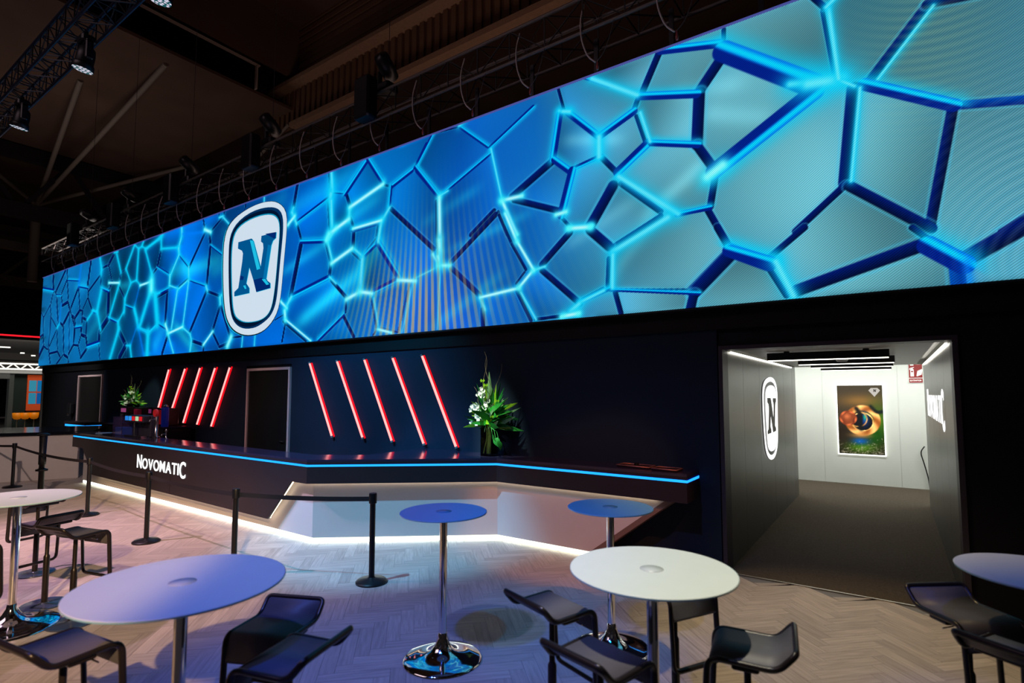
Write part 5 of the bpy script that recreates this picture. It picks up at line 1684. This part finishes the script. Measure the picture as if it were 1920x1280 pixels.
def build_rigging():
    tm = mat('truss_black', L(34,34,40), .45, metal=.3, noise=.15, spec=.5)
    tg = mat('truss_grey', L(110,104,100), .5, metal=.3, noise=.15)
    fx = mat('fixture_black', L(16,17,22), .4, noise=.1)
    # front lighting truss, up left
    t = thing('lighting_truss', 'black square lattice truss with blue highlights crossing the upper left corner', 'truss', (0, 3.0, 8.15))
    c, l = box_truss(t, -24, -6.6, .21, .42, .028, .016)
    c.build('chord', mat('truss_blue_highlight', L(40,48,70), .35, metal=.5, spec=.6), t); l.build('lacing', tm, t)  # black truss; its blue highlights are put into the chord colour
    lens = led_lens()
    def head(loc, tilt, label, grp):
        h = thing('moving_head', label, 'spotlight', loc, 0, grp); h.scale = (.76,.76,.76)
        MB().bbox((-.17,-.13,-.16),(.17,.13,.0),.03).build('base_box', fx, h)
        MB().bar((0,0,0),(0,0,.12), .05).build('clamp', fx, h)
        y = MB()
        for s in (-1,1): y.bbox((s*.20-.035,-.07,-.55),(s*.20+.035,.07,-.12),.02)
        y.bbox((-.235,-.07,-.20),(.235,.07,-.13),.02)
        y.build('yoke', fx, h)
        body = MB().lathe([(.0001,.24),(.10,.24),(.145,.19),(.165,.05),(.165,-.12),(.19,-.16),(.19,-.16),(.195,-.26),(.185,-.27)], 28).build('head', fx, h, (0,0,-.46), tilt)
        ln = MB().lathe([(.0001,-.265),(.184,-.268)], 28).build('lens', lens, body)
        return h
    head((-10.55,3.0,7.84), (R(-6),R(10),0), 'moving head spotlight hanging second from the left under the blue lit truss', 'spotlights on the front truss')
    head((-13.95,3.0,7.84), (R(-6),R(12),0), 'moving head spotlight hanging at the far left under the blue lit truss', 'spotlights on the front truss')
    head((-7.8,3.0,7.84), (R(-4),R(8),0), 'moving head spotlight cut off by the top edge', 'spotlights on the front truss')
    # truss above the display with safety cable loops
    t = thing('screen_truss', 'long dark truss running above the LED screen', 'truss', (0, 6.55, 7.15))
    c, l = box_truss(t, -25.6, 1.6, .24, .60, .025, .014)
    c.build('chord', tg, t); l.build('lacing', tm, t)
    for x in np.arange(-25.1, 1.4, 1.045):
        MB().bar((x,0,-.24),(x,0,-.775), .03, .06).build('hanger', tm, t)
    cm = mat('cable_pale', L(205,190,186), .6); rd = mat('shackle', L(170,80,80), .5)
    first = None
    xs = list(np.arange(-24.05, -1.5, 1.052))
    words = ['first','second','third','fourth','fifth','sixth','seventh','eighth','ninth','tenth','eleventh','twelfth','thirteenth','fourteenth','fifteenth','sixteenth']
    for k, x in enumerate(xs):
        q = len(xs)-1-k
        if q == 0: lab = 'pale cable loop above the display, rightmost, cut off by the top edge'
        elif q < len(words): lab = 'pale cable loop hanging above the glowing display, %s from the right' % words[q]
        else: lab = 'dim pale cable loop above the far left end of the glowing display'
        if first is None:
            r = thing('cable_loop', lab, 'cable', (x, 6.28, 6.36), 0, 'safety cable loops along the screen truss')
            p = [(-.22,.06,.96),(-.25,.0,.70),(-.22,-.03,.40),(-.13,-.03,.14),(-.02,-.02,.03)]
            p2 = [(.0,-.02,.03),(.11,-.02,.12),(.20,-.02,.34),(.24,.03,.60)]
            MB().tube(fillet([Vector(q) for q in p], [0,.12,.12,.1,0], 5), .011, 6).build('cable', cm, r)
            MB().tube(fillet([Vector(q) for q in p2], [0,.1,.1,0], 5), .005, 6).build('slack_end', mat('cable_dim', L(90,80,80), .7), r)
            MB().lathe([(.0001,-.07),(.014,-.07),(.02,-.03),(.012,.0),(.012,.05),(.0001,.05)], 10).build('shackle', rd, r)
            first = r
        else:
            dup(first, (x, 6.28, 6.36), 0, lab)
    # dark fixtures standing on the truss
    for k, (x, z) in enumerate(((-7.30,7.45),(-11.0,7.45),(-14.7,7.45),(-18.35,7.45),(-21.6,7.45))):
        pos = ['rightmost','second from the right','middle','second from the left','leftmost'][k]
        h = thing('truss_fixture', 'dark spotlight standing on the screen truss, the %s of five' % pos, 'spotlight', (x, 6.5, z), 0, 'dark spotlights on the screen truss')
        MB().bbox((-.17,-.14,0),(.17,.14,.17),.03).build('base_box', fx, h)
        MB().bbox((-.22,-.05,.15),(-.16,.05,.48),.02).build('yoke', fx, h)
        MB().lathe([(.0001,-.25),(.13,-.24),(.15,-.05),(.13,.2),(.0001,.24)], 18).build('head', fx, h, (.04,-.06,.48), (R(60),R(35+8*k),0))
        MB().tube([(.05,.0,.5),(.05,.0,5.5)], .006, 5).build('hoist_wire', mat('wire', L(30,26,26), .7), h)
        MB().bbox((-.28,-.52,-.62),(.10,-.28,.12),.03).build('motor_box', fx, h)

# ------------------------------------------------------------------ far hall seen past the wall end
def build_far():
    # stand with orange stools and a video wall
    gr = mat('stand_green', L(10,34,30), .7, noise=.15); 
    t = thing('exhibition_stand', 'distant dark green exhibition stand at the far left beyond the black wall', 'stand', (-40, 0, 0))
    MB().box((-.4, 8.95, .0),(.0, 12.5, 3.15)).build('green_wall', gr, t)
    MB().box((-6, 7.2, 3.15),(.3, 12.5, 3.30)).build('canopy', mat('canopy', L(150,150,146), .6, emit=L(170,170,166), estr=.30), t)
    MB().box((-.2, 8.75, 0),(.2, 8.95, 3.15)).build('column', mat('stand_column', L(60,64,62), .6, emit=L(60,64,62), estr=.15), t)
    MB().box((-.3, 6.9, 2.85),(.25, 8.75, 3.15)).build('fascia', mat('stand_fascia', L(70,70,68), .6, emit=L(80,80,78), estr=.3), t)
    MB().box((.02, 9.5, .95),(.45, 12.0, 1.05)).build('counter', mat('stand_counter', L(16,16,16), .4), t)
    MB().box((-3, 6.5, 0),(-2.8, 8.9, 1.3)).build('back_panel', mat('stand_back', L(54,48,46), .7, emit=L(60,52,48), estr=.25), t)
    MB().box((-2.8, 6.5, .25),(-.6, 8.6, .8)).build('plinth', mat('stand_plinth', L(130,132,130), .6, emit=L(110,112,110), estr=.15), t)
    t = thing('video_wall', 'distant video wall of four blue panels with orange bands', 'screen', (-39.95, 9.62, 0))
    MB().box((0,-.08,1.08),(.05,1.6,3.08)).build('orange_band', mat('orange_band', L(170,66,26), .6, emit=L(150,52,16), estr=.6), t)
    for k, (a, z) in enumerate(((0.0,2.15),(.36,2.15),(0.0,1.45),(.36,1.45))):
        MB().box((.05,a,z),(.07,a+.32,z+.62)).build('panel', glow('video_%d' % k, [L(60,150,176),L(20,120,180),L(50,140,170),L(16,90,160)][k], .75), t)
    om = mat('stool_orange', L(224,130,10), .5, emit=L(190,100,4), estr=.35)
    leg = mat('stool_leg', L(150,140,120), .4, metal=.6)
    first = None
    ys = [9.02, 9.36, 9.74, 10.20]
    nm = ['leftmost','second from the left','third from the left','rightmost']
    for k, y in enumerate(ys):
        lab = 'small distant orange bar stool at the green stand, %s of four' % nm[k]
        if first is None:
            r = thing('orange_stool', lab, 'stool', (-39.2, y, 0), 0, 'orange stools at the distant stand')
            MB().lathe([(.0001,.62),(.12,.64),(.19,.72),(.21,.98),(.19,.98),(.17,.74),(.0001,.68)], 16).build('seat', om, r)
            MB().lathe([(.02,0.01),(.02,.64)], 10).build('column', leg, r)
            MB().lathe([(.0001,0),(.2,0),(.2,0),(.2,.015),(.02,.03)], 16).build('base', leg, r)
            first = r
        else:
            dup(first, (-39.2, y, 0), 0, lab)
    # light line, lamps and a lattice beam further off
    tag(MB().box((-40.2, 4, 5.23),(-40, 10.6, 5.30)).build('red_light_line', glow('red_line', L(255,30,44), 1.3)), 'thin red light line high up at the far left', 'light')
    t = thing('stand_ceiling', 'distant grey stand ceiling under the red light line', 'ceiling', (-44, 0, 0))
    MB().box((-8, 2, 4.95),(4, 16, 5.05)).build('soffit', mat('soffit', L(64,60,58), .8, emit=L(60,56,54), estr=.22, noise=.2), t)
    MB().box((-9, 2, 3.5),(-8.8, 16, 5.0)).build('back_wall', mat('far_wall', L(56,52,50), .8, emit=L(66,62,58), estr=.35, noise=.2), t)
    MB().box((-4, 4, 4.2),(-3.9, 16, 4.26)).build('rail', mat('rail_dark', L(20,20,20), .7), t)
    lm = glow('far_lamp', L(255,250,235), 2.5)
    for k, (y0, y1, z, lab) in enumerate(((6.8,8.75,4.56,'distant linear lamp glowing under the grey stand ceiling'),(9.2,9.36,4.28,'distant small downlight under the grey stand ceiling, the left one'),(9.68,9.84,4.16,'distant small downlight under the grey stand ceiling, the right one'))):
        tag(MB().box((-40.1, y0, z),(-40, y1, z+.05)).build('far_lamp', lm), lab, 'lamp')
    t = thing('lit_lattice_beam', 'distant brightly lit white lattice beam at the far left', 'truss', (-40.3, 6.5, 3.55))
    c = MB()
    for z in (-.15,.15): c.tube([(0,0,z),(0,4.4,z)], .045, 8)
    for k in range(14): c.bar((0,k*.31,-.15 if k%2 else .15),(0,(k+1)*.31,.15 if k%2 else -.15), .05)
    c.build('lattice', mat('beam_white', L(235,232,224), .5, emit=L(255,250,240), estr=.9), t)  # the beam's own emission stands in for the light falling on it

# ------------------------------------------------------------------ light and camera
def spot(name, loc, to, power, color, size, blend=.4, radius=.15):
    d = bpy.data.lights.new(name, 'SPOT'); d.energy = power; d.color = color; d.spot_size = R(size); d.spot_blend = blend; d.shadow_soft_size = radius
    o = bpy.data.objects.new(name, d); COL.objects.link(o); o.location = loc
    o.rotation_euler = (Vector(to)-Vector(loc)).to_track_quat('-Z', 'Y').to_euler()
    return o
def area(name, loc, to, power, color, sx, sy):
    d = bpy.data.lights.new(name, 'AREA'); d.shape = 'RECTANGLE'; d.size = sx; d.size_y = sy; d.energy = power; d.color = color
    o = bpy.data.objects.new(name, d); COL.objects.link(o); o.location = loc
    o.rotation_euler = (Vector(to)-Vector(loc)).to_track_quat('-Z', 'Y').to_euler()
    return o

def build_light():
    w = bpy.data.worlds.new('World'); scene.world = w; w.use_nodes = True
    bg = w.node_tree.nodes['Background']; bg.inputs['Color'].default_value = (.012,.009,.009,1); bg.inputs['Strength'].default_value = 1.0
    spot('spot_orange_left', (10.0,-7.8,10.1), (-7.7,1.8,0), 19000, (1.000,0.640,0.300), 14.4, .3, .12)
    spot('spot_white_table', (-1.3,1.9,7.2), (-1.08,2.8,1.12), 1620, (1.000,0.933,0.694), 14.5, .5, .07)
    spot('spot_warm_floor', (-2.4,4.2,7.4), (-.35,5.3,0), 1015, (1.000,0.724,0.345), 33, .8, .10)
    spot('spot_rose_floor', (-2.2,-1.0,7.4), (-2.6,4.6,0), 660, (0.364,0.455,1.000), 44, .9, .10)
    spot('spot_blue_front', (-3.0,-.8,7.2), (-2.9,2.2,.8), 1140, (0.02,0.10,1.0), 36, .8, .12)
    spot('spot_blue_left', (-10.5,-.5,7.5), (-8.6,2.9,0), 2280, (1.000,0.600,0.895), 52, .7, .12)
    spot('spot_teal_bar', (-5.6,1.4,7.6), (-6.0,5.3,.3), 3145, (0.146,0.568,1.000), 32, .6, .10)
    spot('spot_teal_tables', (-1.6,.6,7.0), (-2.35,3.75,1.1), 400, (0.000,0.375,1.000), 17, .7, .10)
    spot('spot_blue_right', (1.2,1.4,7.0), (.6,3.93,1.1), 390, (0.000,0.077,1.000), 13, .7, .10)
    spot('spot_rose_bar', (2.2,1.2,6.5), (-3.5,6.3,.4), 1500, (1.000,0.333,0.100), 17, .5, .10)
    spot('spot_warm_bar_left', (-8.5,-1.5,7.5), (-10.5,4.6,.6), 1440, (1.000,0.625,0.562), 40, .6, .10)
    spot('spot_vase', (-5.4,4.4,6.0), (-4.92,6.36,1.80), 2600, (0.850,1.000,0.750), 13, 1.0, .05)
    spot('fill_vase', (-3.4,3.4,3.0), (-4.83,6.36,1.38), 130, (1.0,.98,.85), 9, 1.0, .05)  # added front fill so the vase does not stay dark
    spot('spot_bowl', (-14.5,4.3,5.6), (-16.6,6.14,2.0), 700, (0.800,1.000,0.700), 18, .4, .05)
    spot('spot_wall_teal', (-8.0,2.4,5.0), (-8.0,6.66,1.4), 1200, (0.000,0.500,1.000), 70, .9, .2)
    spot('fill_door_far', (-20.6,4.6,5.8), (-21.2,6.66,2.2), 160, (1.000,0.950,0.800), 24, 1, .1)  # added; stands in for a ceiling light's reflection on the far door
    spot('fill_door_near', (-10.9,4.9,5.6), (-11.2,6.66,2.3), 110, (1.000,0.950,0.800), 20, 1, .1)  # added likewise for the soft highlight on the near door
    area('fill_up_hall', (-26,6,7.2), (-26,7,14), 208, (1.000,0.865,0.808), 8, 6)  # made-up fill from below, lifts the roof out of black
    area('fill_up_beam', (-9,9.5,6.0), (-9,12.8,14), 280, (1.000,0.686,0.571), 14, 2)  # made-up fill for the deep beam behind the display
    spot('fill_wall_left', (-20.5,1.5,5.5), (-22.5,6.67,1.9), 1300, (1.0,.95,.9), 50, .9, .2)  # added fill to raise the black wall at its far end
    spot('fill_desk', (-6.0,.2,6.5), (-16.6,4.0,.4), 1500, (1.0,.72,.62), 18, .6, .1)  # extra fill put in to brighten the white desk
    spot('fill_blue_front_left', (-2.5,-2.0,6.5), (-4.6,1.3,.4), 150, (.05,.08,1.0), 40, .9, .1)  # added blue fill that cools the orange light at the left front
    spot('fill_table_left', (-5.4,-.6,7.0), (-6.45,1.5,1.1), 420, (.72,.86,1.0), 13, .5, .1)  # extra cool fill for the left table top alone
    area('fill_far_hall', (-36,9.0,6.5), (-36.5,10.5,0), 260, (1.0,.94,.84), 3, 3)  # added fill for the distant stand and wall end, not a fixture
    area('fill_hall', (-10,-6,11), (-8,4,0), 180, (1.000,0.700,0.767), 8, 4)
    area('glow_corridor', (-.5,13.4,2.96), (-.5,13.9,0), 128, (0.943,1.000,0.981), 5, .5)

def build_camera():
    cd = bpy.data.cameras.new('camera'); co = bpy.data.objects.new('camera', cd); COL.objects.link(co)
    cd.sensor_fit = 'HORIZONTAL'; cd.sensor_width = 36.0; cd.lens = 1020/1920*36
    cd.shift_y = 27/1920
    co.location = (0,0,2.05)
    yaw, pitch = R(34.8911), R(3.9259)
    co.rotation_euler = (PI/2+pitch, 0, yaw)
    cd.clip_start = .05; cd.clip_end = 200
    cd.dof.use_dof = True; cd.dof.focus_distance = 8.5; cd.dof.aperture_fstop = 1.4
    scene.camera = co

build_room(); build_hall(); root = build_display(); emblem_on_display(root)
build_bar(); build_neon(); build_bar_things(); build_flowers(); build_desk()
build_stanchions(); build_tables(); build_stools(); build_passage(); build_rigging(); build_far()
build_light(); build_camera()
vs_ = scene.view_settings
vs_.view_transform = 'Standard'; vs_.look = 'None'; vs_.exposure = 0; vs_.gamma = 1
scene.cycles.use_denoising = True
scene.cycles.max_bounces = 8; scene.cycles.diffuse_bounces = 3; scene.cycles.glossy_bounces = 4; scene.cycles.transmission_bounces = 8
scene.cycles.sample_clamp_indirect = 6
scene.cycles.caustics_reflective = False; scene.cycles.caustics_refractive = False
